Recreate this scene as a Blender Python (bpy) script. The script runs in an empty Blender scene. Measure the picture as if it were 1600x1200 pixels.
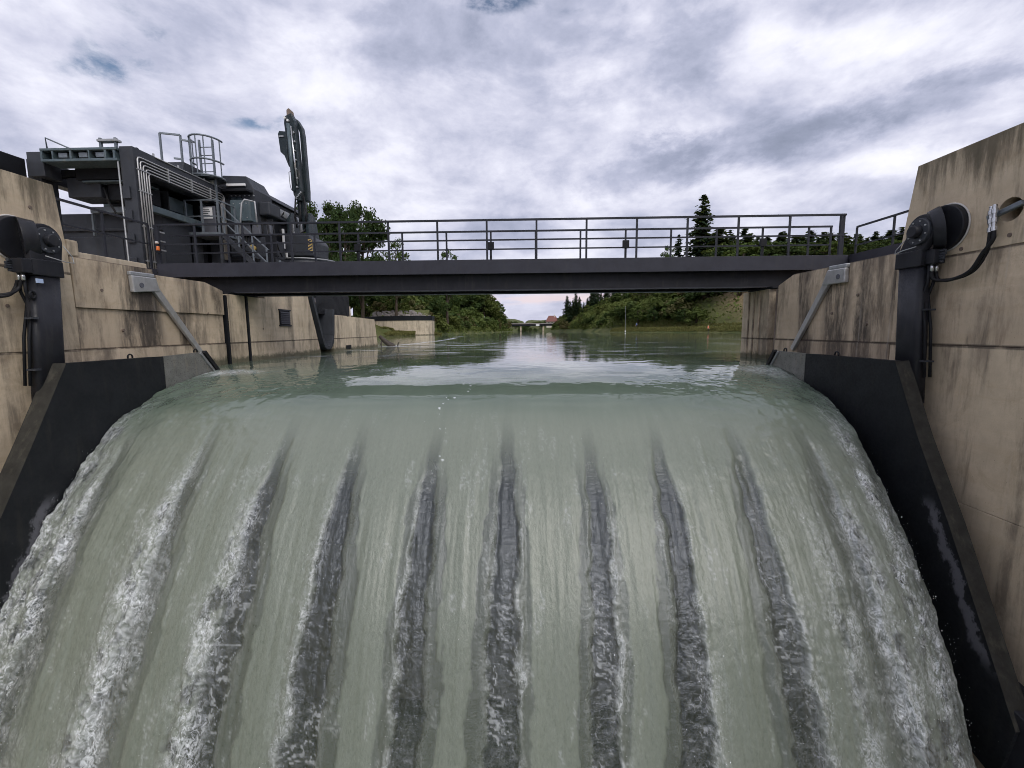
import bpy, bmesh, math, random
import numpy as np
from mathutils import Vector, Matrix, Euler
R = math.radians
sc = bpy.context.scene
col = sc.collection
random.seed(7)

# ------------------------------------------------------------------ camera
YAW, PITCH, ROLL, CAMH, FPX = .0279, .1196, .0083, .88, 697.2
def cam_axes():
    F = Vector((-math.sin(YAW)*math.cos(PITCH), math.cos(YAW)*math.cos(PITCH), -math.sin(PITCH)))
    R0 = Vector((math.cos(YAW), math.sin(YAW), 0)); U0 = R0.cross(F)
    return (math.cos(ROLL)*R0-math.sin(ROLL)*U0, math.sin(ROLL)*R0+math.cos(ROLL)*U0, F)
cr, cu, cf = cam_axes()
cd = bpy.data.cameras.new('camera'); cam = bpy.data.objects.new('camera', cd); col.objects.link(cam)
cam.matrix_world = Matrix(((cr.x, cu.x, -cf.x, 0), (cr.y, cu.y, -cf.y, 0), (cr.z, cu.z, -cf.z, CAMH), (0, 0, 0, 1)))
cd.sensor_width = 36; cd.lens = FPX/1600*36; cd.clip_start = .05; cd.clip_end = 5000
sc.camera = cam

# ------------------------------------------------------------------ light
SUN_EL, SUN_AZ = R(44), R(152)          # azimuth clockwise from +Y: behind the camera, to the right
w = bpy.data.worlds.new('World'); sc.world = w; w.use_nodes = True
def build_world():
    nt = w.node_tree; N = nt.nodes; L = nt.links; N.clear()
    def nd(t, **k):
        n = N.new(t)
        for a, b in k.items(): setattr(n, a, b)
        return n
    def math_(op, a, b=None, c=None, clamp=False):
        n = nd('ShaderNodeMath', operation=op, use_clamp=clamp)
        for i, v in enumerate((a, b, c)):
            if v is None: continue
            if isinstance(v, (int, float)): n.inputs[i].default_value = v
            else: L.new(v, n.inputs[i])
        return n.outputs[0]
    def mix(f, a, b):
        n = nd('ShaderNodeMix', data_type='RGBA')
        for i, v in ((0, f), (6, a), (7, b)):
            if isinstance(v, (int, float)): n.inputs[i].default_value = v
            elif isinstance(v, tuple): n.inputs[i].default_value = (*v, 1)
            else: L.new(v, n.inputs[i])
        return n.outputs[2]
    def sstep(v, a, b):
        n = nd('ShaderNodeMapRange', interpolation_type='SMOOTHSTEP')
        L.new(v, n.inputs[0]); n.inputs[1].default_value = a; n.inputs[2].default_value = b
        return n.outputs[0]
    tc = nd('ShaderNodeTexCoord')
    sp = nd('ShaderNodeSeparateXYZ'); L.new(tc.outputs['Generated'], sp.inputs[0])
    zc = math_('ADD', math_('MAXIMUM', sp.outputs[2], 0.0), .16)
    px = math_('DIVIDE', sp.outputs[0], zc); py = math_('DIVIDE', sp.outputs[1], zc)
    cb = nd('ShaderNodeCombineXYZ'); L.new(px, cb.inputs[0]); L.new(py, cb.inputs[1])
    P = cb.outputs[0]
    def noise(scale, detail, rough, dist, loc=(0, 0, 0), sca=(1, 1, 1), rz=0):
        mp = nd('ShaderNodeMapping'); L.new(P, mp.inputs[0])
        mp.inputs[1].default_value = loc; mp.inputs[2].default_value = (0, 0, rz); mp.inputs[3].default_value = sca
        n = nd('ShaderNodeTexNoise', noise_dimensions='2D'); L.new(mp.outputs[0], n.inputs['Vector'])
        n.inputs['Scale'].default_value = scale; n.inputs['Detail'].default_value = detail
        n.inputs['Roughness'].default_value = rough; n.inputs['Distortion'].default_value = dist
        return n.outputs[0]
    def blob(cx, cy, rx, ry, ang, warp):
        # soft ellipse on the cloud layer, its outline warped by noise
        dx = math_('SUBTRACT', px, cx); dy = math_('SUBTRACT', py, cy)
        ca, sa = math.cos(ang), math.sin(ang)
        u = math_('DIVIDE', math_('ADD', math_('MULTIPLY', dx, ca), math_('MULTIPLY', dy, sa)), rx)
        v = math_('DIVIDE', math_('SUBTRACT', math_('MULTIPLY', dy, ca), math_('MULTIPLY', dx, sa)), ry)
        d = math_('SQRT', math_('ADD', math_('MULTIPLY', u, u), math_('MULTIPLY', v, v)))
        d = math_('ADD', d, math_('MULTIPLY', math_('SUBTRACT', warp, .5), 3.6))
        return sstep(d, 1.3, .2)
    def noise3(scale, detail, rough, dist, loc, sca):
        mp = nd('ShaderNodeMapping'); L.new(tc.outputs['Generated'], mp.inputs[0]); mp.inputs[1].default_value = loc; mp.inputs[3].default_value = sca
        n = nd('ShaderNodeTexNoise'); L.new(mp.outputs[0], n.inputs['Vector'])
        n.inputs['Scale'].default_value = scale; n.inputs['Detail'].default_value = detail
        n.inputs['Roughness'].default_value = rough; n.inputs['Distortion'].default_value = dist
        return n.outputs[0]
    n1 = noise(1.5, 7, .52, .1, (3.1, 1.7, 0), (1, .8, 1), .15)
    n2 = noise3(3.8, 10, .62, .25, (2.3, 1.1, .4), (1, 1, 2.0))
    n3 = noise3(10, 7, .6, .2, (.3, 4.1, 2.4), (1, 1, 1.7))
    warp = noise3(5.5, 8, .62, .2, (5.3, 2.2, 1), (1, 1, 1.8))
    d = math_('ADD', math_('ADD', math_('MULTIPLY', n1, .28), math_('MULTIPLY', n2, .50)), math_('MULTIPLY', n3, .24))
    # grey banks seen in the picture
    for a in SKY_DARK: d = math_('SUBTRACT', d, math_('MULTIPLY', blob(*a[:5], warp), a[5]))
    for a in SKY_LIGHT: d = math_('ADD', d, math_('MULTIPLY', blob(*a[:5], warp), a[5]))
    ramp = nd('ShaderNodeValToRGB'); L.new(d, ramp.inputs[0])
    e = ramp.color_ramp.elements
    e[0].position = .20; e[0].color = (.185, .21, .285, 1)
    e[1].position = .73; e[1].color = (.82, .815, .845, 1)
    x = e.new(.355); x.color = (.27, .295, .395, 1)
    x = e.new(.45); x.color = (.385, .405, .52, 1)
    x = e.new(.52); x.color = (.515, .525, .635, 1)
    x = e.new(.60); x.color = (.67, .675, .765, 1)
    sky = nd('ShaderNodeTexSky', sky_type='NISHITA'); sky.sun_disc = False
    sky.sun_elevation = SUN_EL; sky.sun_rotation = SUN_AZ
    sm = nd('ShaderNodeMix', data_type='RGBA', blend_type='MULTIPLY'); sm.inputs[0].default_value = 1
    L.new(sky.outputs[0], sm.inputs[6]); sm.inputs[7].default_value = (SKY_S, SKY_S, SKY_S, 1)
    hole = None
    for a in SKY_BLUE:
        b = math_('MULTIPLY', blob(*a[:5], warp), a[5]); hole = b if hole is None else math_('MAXIMUM', hole, b)
    hole = math_('MULTIPLY', hole, math_('MULTIPLY', sstep(n3, .44, .60), sstep(n2, .62, .40)))
    out = mix(hole, ramp.outputs[0], sm.outputs[2])
    # near the horizon the layer is seen edge on: paler, even
    hz = sstep(sp.outputs[2], .13, .0)
    out = mix(math_('MULTIPLY', hz, .55), out, (.50, .495, .60))
    gl = math_('MULTIPLY', sstep(sp.outputs[2], .052, .064), sstep(sp.outputs[2], .086, .070))
    out = mix(math_('MULTIPLY', gl, math_('MULTIPLY', sstep(n1, .40, .55), .75)), out, (.66, .54, .55))
    bg = nd('ShaderNodeBackground'); bg.inputs[1].default_value = 1.0
    L.new(out, bg.inputs[0])
    o = nd('ShaderNodeOutputWorld'); L.new(bg.outputs[0], o.inputs[0])
SKY_S = .075
# (x, y, radius x, radius y, angle, amount) on the cloud layer plane (x right, y ahead)
SKY_DARK = [(.48, 1.98, .42, .24, -.45, .10), (.85, 1.72, .44, .20, -.55, .10), (1.2, 1.46, .42, .15, -.65, .09), (.45, 1.34, .15, .27, .0, .10), (-.22, 1.28, .16, .13, .3, .10),
    (.76, 1.16, .14, .07, -.2, .09), (1.3, 1.33, .2, .07, -.4, .08), (-.5, 1.9, .3, .25, 0, .06), (-1.25, 1.5, .2, .15, 0, .06), (.05, 2.7, .8, .3, 0, .05)]
SKY_LIGHT = [(.17, 1.36, .18, .14, .3, .07), (.23, 1.22, .14, .08, 0, .06), (.62, 1.25, .10, .10, .4, .08), (.96, 1.24, .22, .09, -.3, .07), (1.52, 1.75, .4, .13, -.55, .10), (-1.05, 1.08, .2, .1, 0, .05), (-.69, 1.40, .3, .15, 0, .05), (.28, 1.62, .14, .12, 0, .06)]
SKY_BLUE = [(-1.0, 1.15, .16, .07, -.7, 1.0), (-.955, 1.215, .12, .06, -.9, 1.0), (-1.12, 1.265, .16, .06, .1, 1.0), (-.86, 1.555, .18, .06, .1, 1.0), (-.10, 1.16, .14, .04, 0, 1.0), (.16, 1.18, .1, .04, 0, .9)]
build_world()
sl = bpy.data.lights.new('sun', 'SUN'); sl.energy = 1.5; sl.angle = R(40); sl.color = (1, .95, .88)
so = bpy.data.objects.new('sun', sl); col.objects.link(so)
sd = Vector((math.sin(SUN_AZ)*math.cos(SUN_EL), math.cos(SUN_AZ)*math.cos(SUN_EL), math.sin(SUN_EL)))
so.rotation_euler = sd.to_track_quat('Z', 'Y').to_euler()
sc.view_settings.view_transform = 'Standard'; sc.view_settings.look = 'None'
sc.view_settings.exposure = .42; sc.view_settings.gamma = 1; sc.view_settings.use_curve_mapping = False
sc.render.engine = 'CYCLES'
sc.cycles.use_denoising = True
try: sc.cycles.denoiser = 'OPENIMAGEDENOISE'
except Exception: pass
sc.cycles.max_bounces = 5; sc.cycles.diffuse_bounces = 2; sc.cycles.glossy_bounces = 3; sc.cycles.transmission_bounces = 2; sc.cycles.transparent_max_bounces = 8
sc.cycles.use_adaptive_sampling = True; sc.cycles.adaptive_threshold = .03; sc.cycles.adaptive_min_samples = 12
sc.cycles.pixel_filter_type = 'BLACKMAN_HARRIS'; sc.cycles.filter_width = 1.0
w.cycles.sampling_method = 'MANUAL'; w.cycles.sample_map_resolution = 256
sc.cycles.caustics_reflective = False; sc.cycles.caustics_refractive = False

# ------------------------------------------------------------------ materials
class NT:
    def __init__(s, name):
        s.m = bpy.data.materials.new(name); s.m.use_nodes = True
        s.t = s.m.node_tree; s.N = s.t.nodes; s.L = s.t.links; s.N.clear()
        s.out = s.N.new('ShaderNodeOutputMaterial')
    def nd(s, t, **k):
        n = s.N.new(t)
        for a, b in k.items(): setattr(n, a, b)
        return n
    def put(s, inp, v):
        if v is None: return
        if isinstance(v, (int, float)): inp.default_value = v
        elif isinstance(v, tuple): inp.default_value = (*v, 1) if len(v) == 3 and inp.type == 'RGBA' else v
        else: s.L.new(v, inp)
    def math(s, op, a, b=None, clamp=False):
        n = s.nd('ShaderNodeMath', operation=op, use_clamp=clamp)
        s.put(n.inputs[0], a); s.put(n.inputs[1], b); return n.outputs[0]
    def mix(s, f, a, b, blend='MIX'):
        n = s.nd('ShaderNodeMix', data_type='RGBA', blend_type=blend)
        s.put(n.inputs[0], f); s.put(n.inputs[6], a); s.put(n.inputs[7], b); return n.outputs[2]
    def pos(s): return s.nd('ShaderNodeNewGeometry').outputs['Position']
    def obj(s): return s.nd('ShaderNodeTexCoord').outputs['Object']
    def mapping(s, v, sca=(1, 1, 1), loc=(0, 0, 0), rot=(0, 0, 0)):
        n = s.nd('ShaderNodeMapping'); s.L.new(v, n.inputs[0])
        n.inputs[1].default_value = loc; n.inputs[2].default_value = rot; n.inputs[3].default_value = sca
        return n.outputs[0]
    def noise(s, v, scale, detail=4, rough=.55, dist=0):
        n = s.nd('ShaderNodeTexNoise'); s.L.new(v, n.inputs['Vector'])
        n.inputs['Scale'].default_value = scale; n.inputs['Detail'].default_value = detail
        n.inputs['Roughness'].default_value = rough; n.inputs['Distortion'].default_value = dist
        return n.outputs[0]
    def step(s, v, a, b, lo=0., hi=1.):
        n = s.nd('ShaderNodeMapRange', interpolation_type='SMOOTHSTEP'); s.put(n.inputs[0], v)
        for i, q in ((1, a), (2, b), (3, lo), (4, hi)): n.inputs[i].default_value = q
        return n.outputs[0]
    def bump(s, h, strength, dist=.02, normal=None):
        n = s.nd('ShaderNodeBump'); s.L.new(h, n.inputs['Height'])
        n.inputs['Strength'].default_value = strength; n.inputs['Distance'].default_value = dist
        if normal is not None: s.L.new(normal, n.inputs['Normal'])
        return n.outputs[0]
    def bsdf(s, color, rough=.5, metal=0., normal=None, ior=1.5, spec=None):
        n = s.nd('ShaderNodeBsdfPrincipled')
        s.put(n.inputs['Base Color'], color); s.put(n.inputs['Roughness'], rough); s.put(n.inputs['Metallic'], metal)
        n.inputs['IOR'].default_value = ior
        if spec is not None: n.inputs['Specular IOR Level'].default_value = spec
        if normal is not None: s.L.new(normal, n.inputs['Normal'])
        return n.outputs[0]
    def done(s, sh): s.L.new(sh, s.out.inputs[0]); return s.m

def simple(name, colr, rough=.5, metal=0., vary=.18, scale=6., bump=.05, dirt=None, spec=None):
    t = NT(name); p = t.pos()
    n = t.noise(p, scale, 5, .6); n2 = t.noise(p, scale*7, 3, .6)
    f = t.math('ADD', t.math('MULTIPLY', n, .7), t.math('MULTIPLY', n2, .3))
    a = tuple(c*(1-vary) for c in colr); b = tuple(min(1, c*(1+vary)) for c in colr)
    c = t.mix(t.step(f, .3, .7), a, b)
    if dirt:
        pv = t.mapping(p, (3, 3, .5)); dn = t.noise(pv, 2.2, 6, .65)
        c = t.mix(t.step(dn, .52, .72, 0, dirt[1]), c, dirt[0])
    r = t.step(n2, .3, .7, max(.05, rough-.1), min(1, rough+.12))
    return t.done(t.bsdf(c, r, metal, t.bump(n2, bump, .01), spec=spec if spec is not None else (.22 if max(colr) < .08 and rough > .2 else None)))

def concrete(name, base, stain=.5, dark_top=None, seed=0., tide_=True, drip=(), joints=()):
    t = NT(name); p = t.pos()
    big = t.noise(t.mapping(p, (1, 1, 1), (seed, seed*2, 0)), .55, 5, .6)
    fine = t.noise(p, 38, 4, .7); mid = t.noise(p, 5, 5, .65)
    c = t.mix(t.step(big, .3, .7), tuple(x*.82 for x in base), tuple(min(1, x*1.14) for x in base))
    c = t.mix(t.step(mid, .35, .75, 0, .45), c, tuple(x*.70 for x in base))
    blot = t.noise(t.mapping(p, (1, 1, 1), (seed, 3, seed)), 1.7, 8, .72, .8)
    c = t.mix(t.step(blot, .50, .70, 0, .5), c, (base[0]*.62, base[1]*.58, base[2]*.52))
    c = t.mix(t.step(fine, .52, .75, 0, .25), c, tuple(x*.6 for x in base))
    # board-marked formwork: faint horizontal bands
    sp = t.nd('ShaderNodeSeparateXYZ'); t.L.new(p, sp.inputs[0])
    bz = t.noise(t.mapping(p, (.25, .25, 9)), 1.0, 3, .6)
    c = t.mix(t.step(bz, .45, .7, 0, .28), c, (base[0]*.80, base[1]*.76, base[2]*.7))
    # rain and algae streaks running down
    st = t.noise(t.mapping(p, (1.3, 1.3, .16), (seed*3, 0, 0)), 1.25, 8, .7, .25)
    st2 = t.noise(t.mapping(p, (3.2, 3.2, .5), (seed, 4, 0)), 1.3, 8, .72, .25)
    brk = t.noise(t.mapping(p, (1, 1, .6)), 1.6, 5, .7)
    s1 = t.math('MULTIPLY', t.step(st, .47, .62), t.step(brk, .28, .58))
    s2 = t.math('MULTIPLY', t.step(st2, .50, .66), t.step(brk, .35, .62))
    c = t.mix(t.math('MULTIPLY', s2, stain*.5), c, (.17, .12, .085))
    c = t.mix(t.math('MULTIPLY', s1, stain), c, (.062, .052, .045))
    for y0, y1, am in drip:
        dm = t.math('MULTIPLY', t.step(sp.outputs[1], y0-.15, y0+.2), t.step(sp.outputs[1], y1+.2, y1-.15))
        dn = t.noise(t.mapping(p, (2.6, 2.6, .45), (y0, 0, 0)), 1, 8, .74, .2)
        c = t.mix(t.math('MULTIPLY', dm, t.step(dn, .38, .58, 0, am)), c, (.052, .045, .04))
    for zj in joints:
        jz = t.math('SUBTRACT', zj, sp.outputs[2])
        jn = t.noise(t.mapping(p, (2.2, 2.2, .6), (zj, 0, 0)), 1.5, 7, .7, .4)
        c = t.mix(t.math('MULTIPLY', t.math('MULTIPLY', t.step(jz, -.004, .01), t.step(jz, .55, .02)), t.step(jn, .42, .66, 0, .5)), c, (.10, .078, .066))
        c = t.mix(t.math('MULTIPLY', t.step(t.math('ABSOLUTE', jz), .035, .008), t.step(jn, .3, .5, .3, .85)), c, (.07, .055, .046))
    # pale lime runs
    lm = t.noise(t.mapping(p, (5, 5, .25), (9, seed, 0)), 1.1, 5, .6)
    c = t.mix(t.step(lm, .62, .74, 0, .30), c, (.58, .54, .48))
    # tide mark of algae just above the water line
    tide = t.math('ADD', sp.outputs[2], t.math('MULTIPLY', mid, -.35))
    if tide_: c = t.mix(t.step(tide, .06, -.10, 0, .8), c, (.055, .06, .035))
    if dark_top is not None:      # lichen below an exposed top edge
        tp = t.math('ADD', sp.outputs[2], t.math('MULTIPLY', t.noise(t.mapping(p, (2.4, 2.4, .35)), 1.6, 6, .7), 2.6))
        c = t.mix(t.step(tp, dark_top, dark_top+.75, 0, .85), c, (.095, .082, .056))
    pit = t.nd('ShaderNodeTexVoronoi'); t.L.new(p, pit.inputs['Vector']); pit.inputs['Scale'].default_value = 9
    pits = t.step(pit.outputs[0], .02, .06)
    c = t.mix(t.math('SUBTRACT', 1, pits), c, tuple(x*.45 for x in base))
    h = t.math('ADD', t.math('MULTIPLY', fine, .35), t.math('ADD', t.math('MULTIPLY', mid, .5), t.math('MULTIPLY', pits, .3)))
    return t.done(t.bsdf(c, .85, 0, t.bump(h, .45, .02), spec=.3))

M = {}
M['concrete'] = concrete('concrete', (.65, .54, .40), .65, None, 2., True, ((12.4, 12.75, .7),), (.58,))
M['concrete_pier'] = concrete('concrete_pier', (.625, .515, .375), .6, 4.30, 5., False, (), (2.0,))
M['concrete_dirty'] = concrete('concrete_dirty', (.605, .495, .365), .70, None, 11., False, (), (2.02, .585))
M['concrete_clean'] = concrete('concrete_clean', (.63, .52, .38), .62, None, 6., False, (), (.57,))
M['concrete_stained'] = concrete('concrete_stained', (.625, .51, .375), .85, None, 8., True, ((9.25, 10.35, .85), (11.0, 11.9, .5)), (2.34, .58))
M['concrete_stained_right'] = concrete('concrete_stained_right', (.605, .49, .36), .95, None, 14., True, ((8.8, 9.5, .7), (9.8, 10.6, .85), (10.9, 11.5, .6)), (2.26, .58))
M['concrete_pale'] = concrete('concrete_pale', (.60, .51, .385), .45, None, 3.)
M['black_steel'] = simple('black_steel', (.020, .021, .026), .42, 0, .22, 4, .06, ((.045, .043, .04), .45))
M['bridge_steel'] = simple('bridge_steel', (.036, .037, .048), .45, 0, .15, 3, .05, ((.05, .048, .05), .35))
M['rail_steel'] = simple('rail_steel', (.024, .026, .034), .42, 0, .12, 6, .03)
M['shield_steel'] = simple('shield_steel', (.011, .012, .015), .5, 0, .3, 3, .12, ((.03, .03, .028), .6))
def shield_mat():
    t = NT('shield_paint'); p = t.pos(); n = t.noise(p, 3, 5, .6); n2 = t.noise(p, 21, 3, .6)
    c = t.mix(t.step(n, .3, .7), (.013, .0145, .017), (.019, .021, .024))
    c = t.mix(t.step(t.noise(t.mapping(p, (3, 3, .5)), 2.2, 6, .65), .52, .72, 0, .6), c, (.03, .03, .028))
    sp = t.nd('ShaderNodeSeparateXYZ'); t.L.new(p, sp.inputs[0])
    # dried lime splashes along the downstream edge
    d = t.math('ADD', t.math('MULTIPLY', t.math('SUBTRACT', sp.outputs[1], 6.70), .871), t.math('MULTIPLY', t.math('ADD', sp.outputs[2], 1.95), -.49))
    d = t.math('ADD', d, t.math('MULTIPLY', t.math('SUBTRACT', t.noise(t.mapping(p, (1, 1, .7)), 5, 6, .7), .5), .5))
    m = t.math('MULTIPLY', t.step(d, .0, .06), t.step(d, .22, .12))
    m = t.math('MULTIPLY', m, t.math('MULTIPLY', t.step(sp.outputs[2], -1.7, -2.0), t.step(sp.outputs[2], -3.9, -3.5)))
    c = t.mix(t.math('MULTIPLY', m, .75), c, (.16, .16, .18))
    return t.done(t.bsdf(c, t.step(n2, .3, .7, .4, .6), 0, t.bump(n2, .12, .01), spec=.2))
M['shield_paint'] = shield_mat()
M['shield_flange'] = simple('shield_flange', (.034, .033, .029), .75, 0, .3, 6, .2, ((.10, .092, .072), .45))
M['wet_steel'] = simple('wet_steel', (.19, .19, .175), .35, .2, .25, 5, .1, ((.33, .29, .22), .5))
M['galv'] = simple('galv', (.36, .37, .38), .45, .45, .15, 9, .05)
M['galv_dark'] = simple('galv_dark', (.165, .19, .215), .45, .35, .18, 8, .05)
M['stainless'] = simple('stainless', (.47, .47, .47), .38, .55, .12, 9, .04, ((.3, .28, .25), .3))
M['machine'] = simple('machine', (.040, .044, .053), .45, .0, .18, 3, .05, ((.05, .048, .046), .4))
M['machine_dark'] = simple('machine_dark', (.010, .011, .014), .55, .0, .25, 4, .05)
M['machine_green'] = simple('machine_green', (.075, .105, .12), .45, .1, .2, 4, .05, ((.2, .2, .18), .4))
M['machine_grey'] = simple('machine_grey', (.11, .115, .135), .45, .1, .12, 4, .04)
M['arm_steel'] = simple('arm_steel', (.024, .034, .040), .35, .2, .25, 6, .08, ((.11, .10, .085), .5))
M['hose'] = simple('hose', (.014, .014, .016), .5)
M['chrome'] = simple('chrome', (.62, .63, .64), .22, .9, .08, 20, .1)
M['white'] = simple('white', (.72, .72, .72), .5, 0, .06)
M['sealant'] = simple('sealant', (.55, .53, .5), .7, 0, .12, 12)
M['blue_tag'] = simple('blue_tag', (.42, .52, .72), .4)
M['ink'] = simple('ink', (.05, .05, .06), .6)
M['orange'] = simple('orange', (.72, .18, .035), .45)
M['yellow'] = simple('yellow', (.46, .33, .11), .5)
M['rust'] = simple('rust', (.17, .13, .105), .75, 0, .3, 8, .2)
M['bark'] = simple('bark', (.075, .058, .044), .9, 0, .35, 14, .5)
M['wood_wet'] = simple('wood_wet', (.06, .05, .042), .55, 0, .35, 10, .4)
M['roof_tile'] = simple('roof_tile', (.17, .07, .058), .8, 0, .2, 1.5, .2)
M['plaster'] = simple('plaster', (.55, .50, .42), .9, 0, .1, .5)
M['window'] = simple('window', (.05, .06, .075), .15)
M['stone'] = simple('stone', (.26, .235, .225), .9, 0, .35, 1.4, .3)
M['glass_dark'] = simple('glass_dark', (.03, .045, .055), .08)
M['shirt_orange'] = simple('shirt_orange', (.72, .24, .13), .8)
M['shirt_blue'] = simple('shirt_blue', (.12, .2, .4), .8)

def leafmat(name, c1, c2, c3):
    t = NT(name)
    g = t.nd('ShaderNodeNewGeometry'); oi = t.nd('ShaderNodeObjectInfo')
    c = t.mix(g.outputs['Random Per Island'], c1, c2)
    c = t.mix(t.step(oi.outputs['Random'], .1, .95, 0, .6), c, c3)
    big = t.noise(g.outputs['Position'], .35, 3, .6)
    c = t.mix(t.step(big, .4, .7, 0, .35), c, tuple(x*1.5 for x in c2))
    d = t.nd('ShaderNodeBsdfDiffuse'); t.L.new(c, d.inputs[0])
    tr = t.nd('ShaderNodeBsdfTranslucent'); t.L.new(t.mix(.5, c, (.16, .2, .03)), tr.inputs[0])
    mx = t.nd('ShaderNodeMixShader'); mx.inputs[0].default_value = .25
    t.L.new(d.outputs[0], mx.inputs[1]); t.L.new(tr.outputs[0], mx.inputs[2])
    return t.done(mx.outputs[0])
M['leaf'] = leafmat('leaf', (.034, .060, .022), (.078, .115, .044), (.085, .105, .036))
M['leaf_dark'] = leafmat('leaf_dark', (.022, .040, .017), (.052, .080, .034), (.05, .07, .028))
M['leaf_light'] = leafmat('leaf_light', (.06, .095, .028), (.115, .15, .05), (.13, .135, .045))
M['leaf_dry'] = leafmat('leaf_dry', (.065, .07, .03), (.12, .115, .055), (.13, .10, .05))
M['needle'] = leafmat('needle', (.014, .026, .018), (.032, .05, .03), (.03, .04, .024))
M['grass'] = leafmat('grass', (.085, .115, .032), (.15, .155, .055), (.20, .17, .075))

def ground_mat():
    t = NT('ground'); p = t.pos()
    a = t.noise(p, .12, 6, .6); b = t.noise(p, 1.3, 6, .7)
    c = t.mix(t.step(a, .35, .65), (.055, .075, .025), (.12, .125, .05))
    c = t.mix(t.step(b, .45, .7, 0, .35), c, (.13, .12, .06))
    e = t.noise(p, .045, 4, .6)
    sp = t.nd('ShaderNodeSeparateXYZ'); t.L.new(p, sp.inputs[0])
    # bare earth slope on the right hillside
    m = t.math('MULTIPLY', t.step(sp.outputs[0], 48, 55), t.step(sp.outputs[1], 150, 120))
    c = t.mix(t.math('MULTIPLY', m, t.step(b, .3, .55, .3, .9)), c, (.36, .26, .16))
    return t.done(t.bsdf(c, .95, 0, t.bump(b, .6, .3), spec=.1))
M['ground'] = ground_mat()

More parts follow.
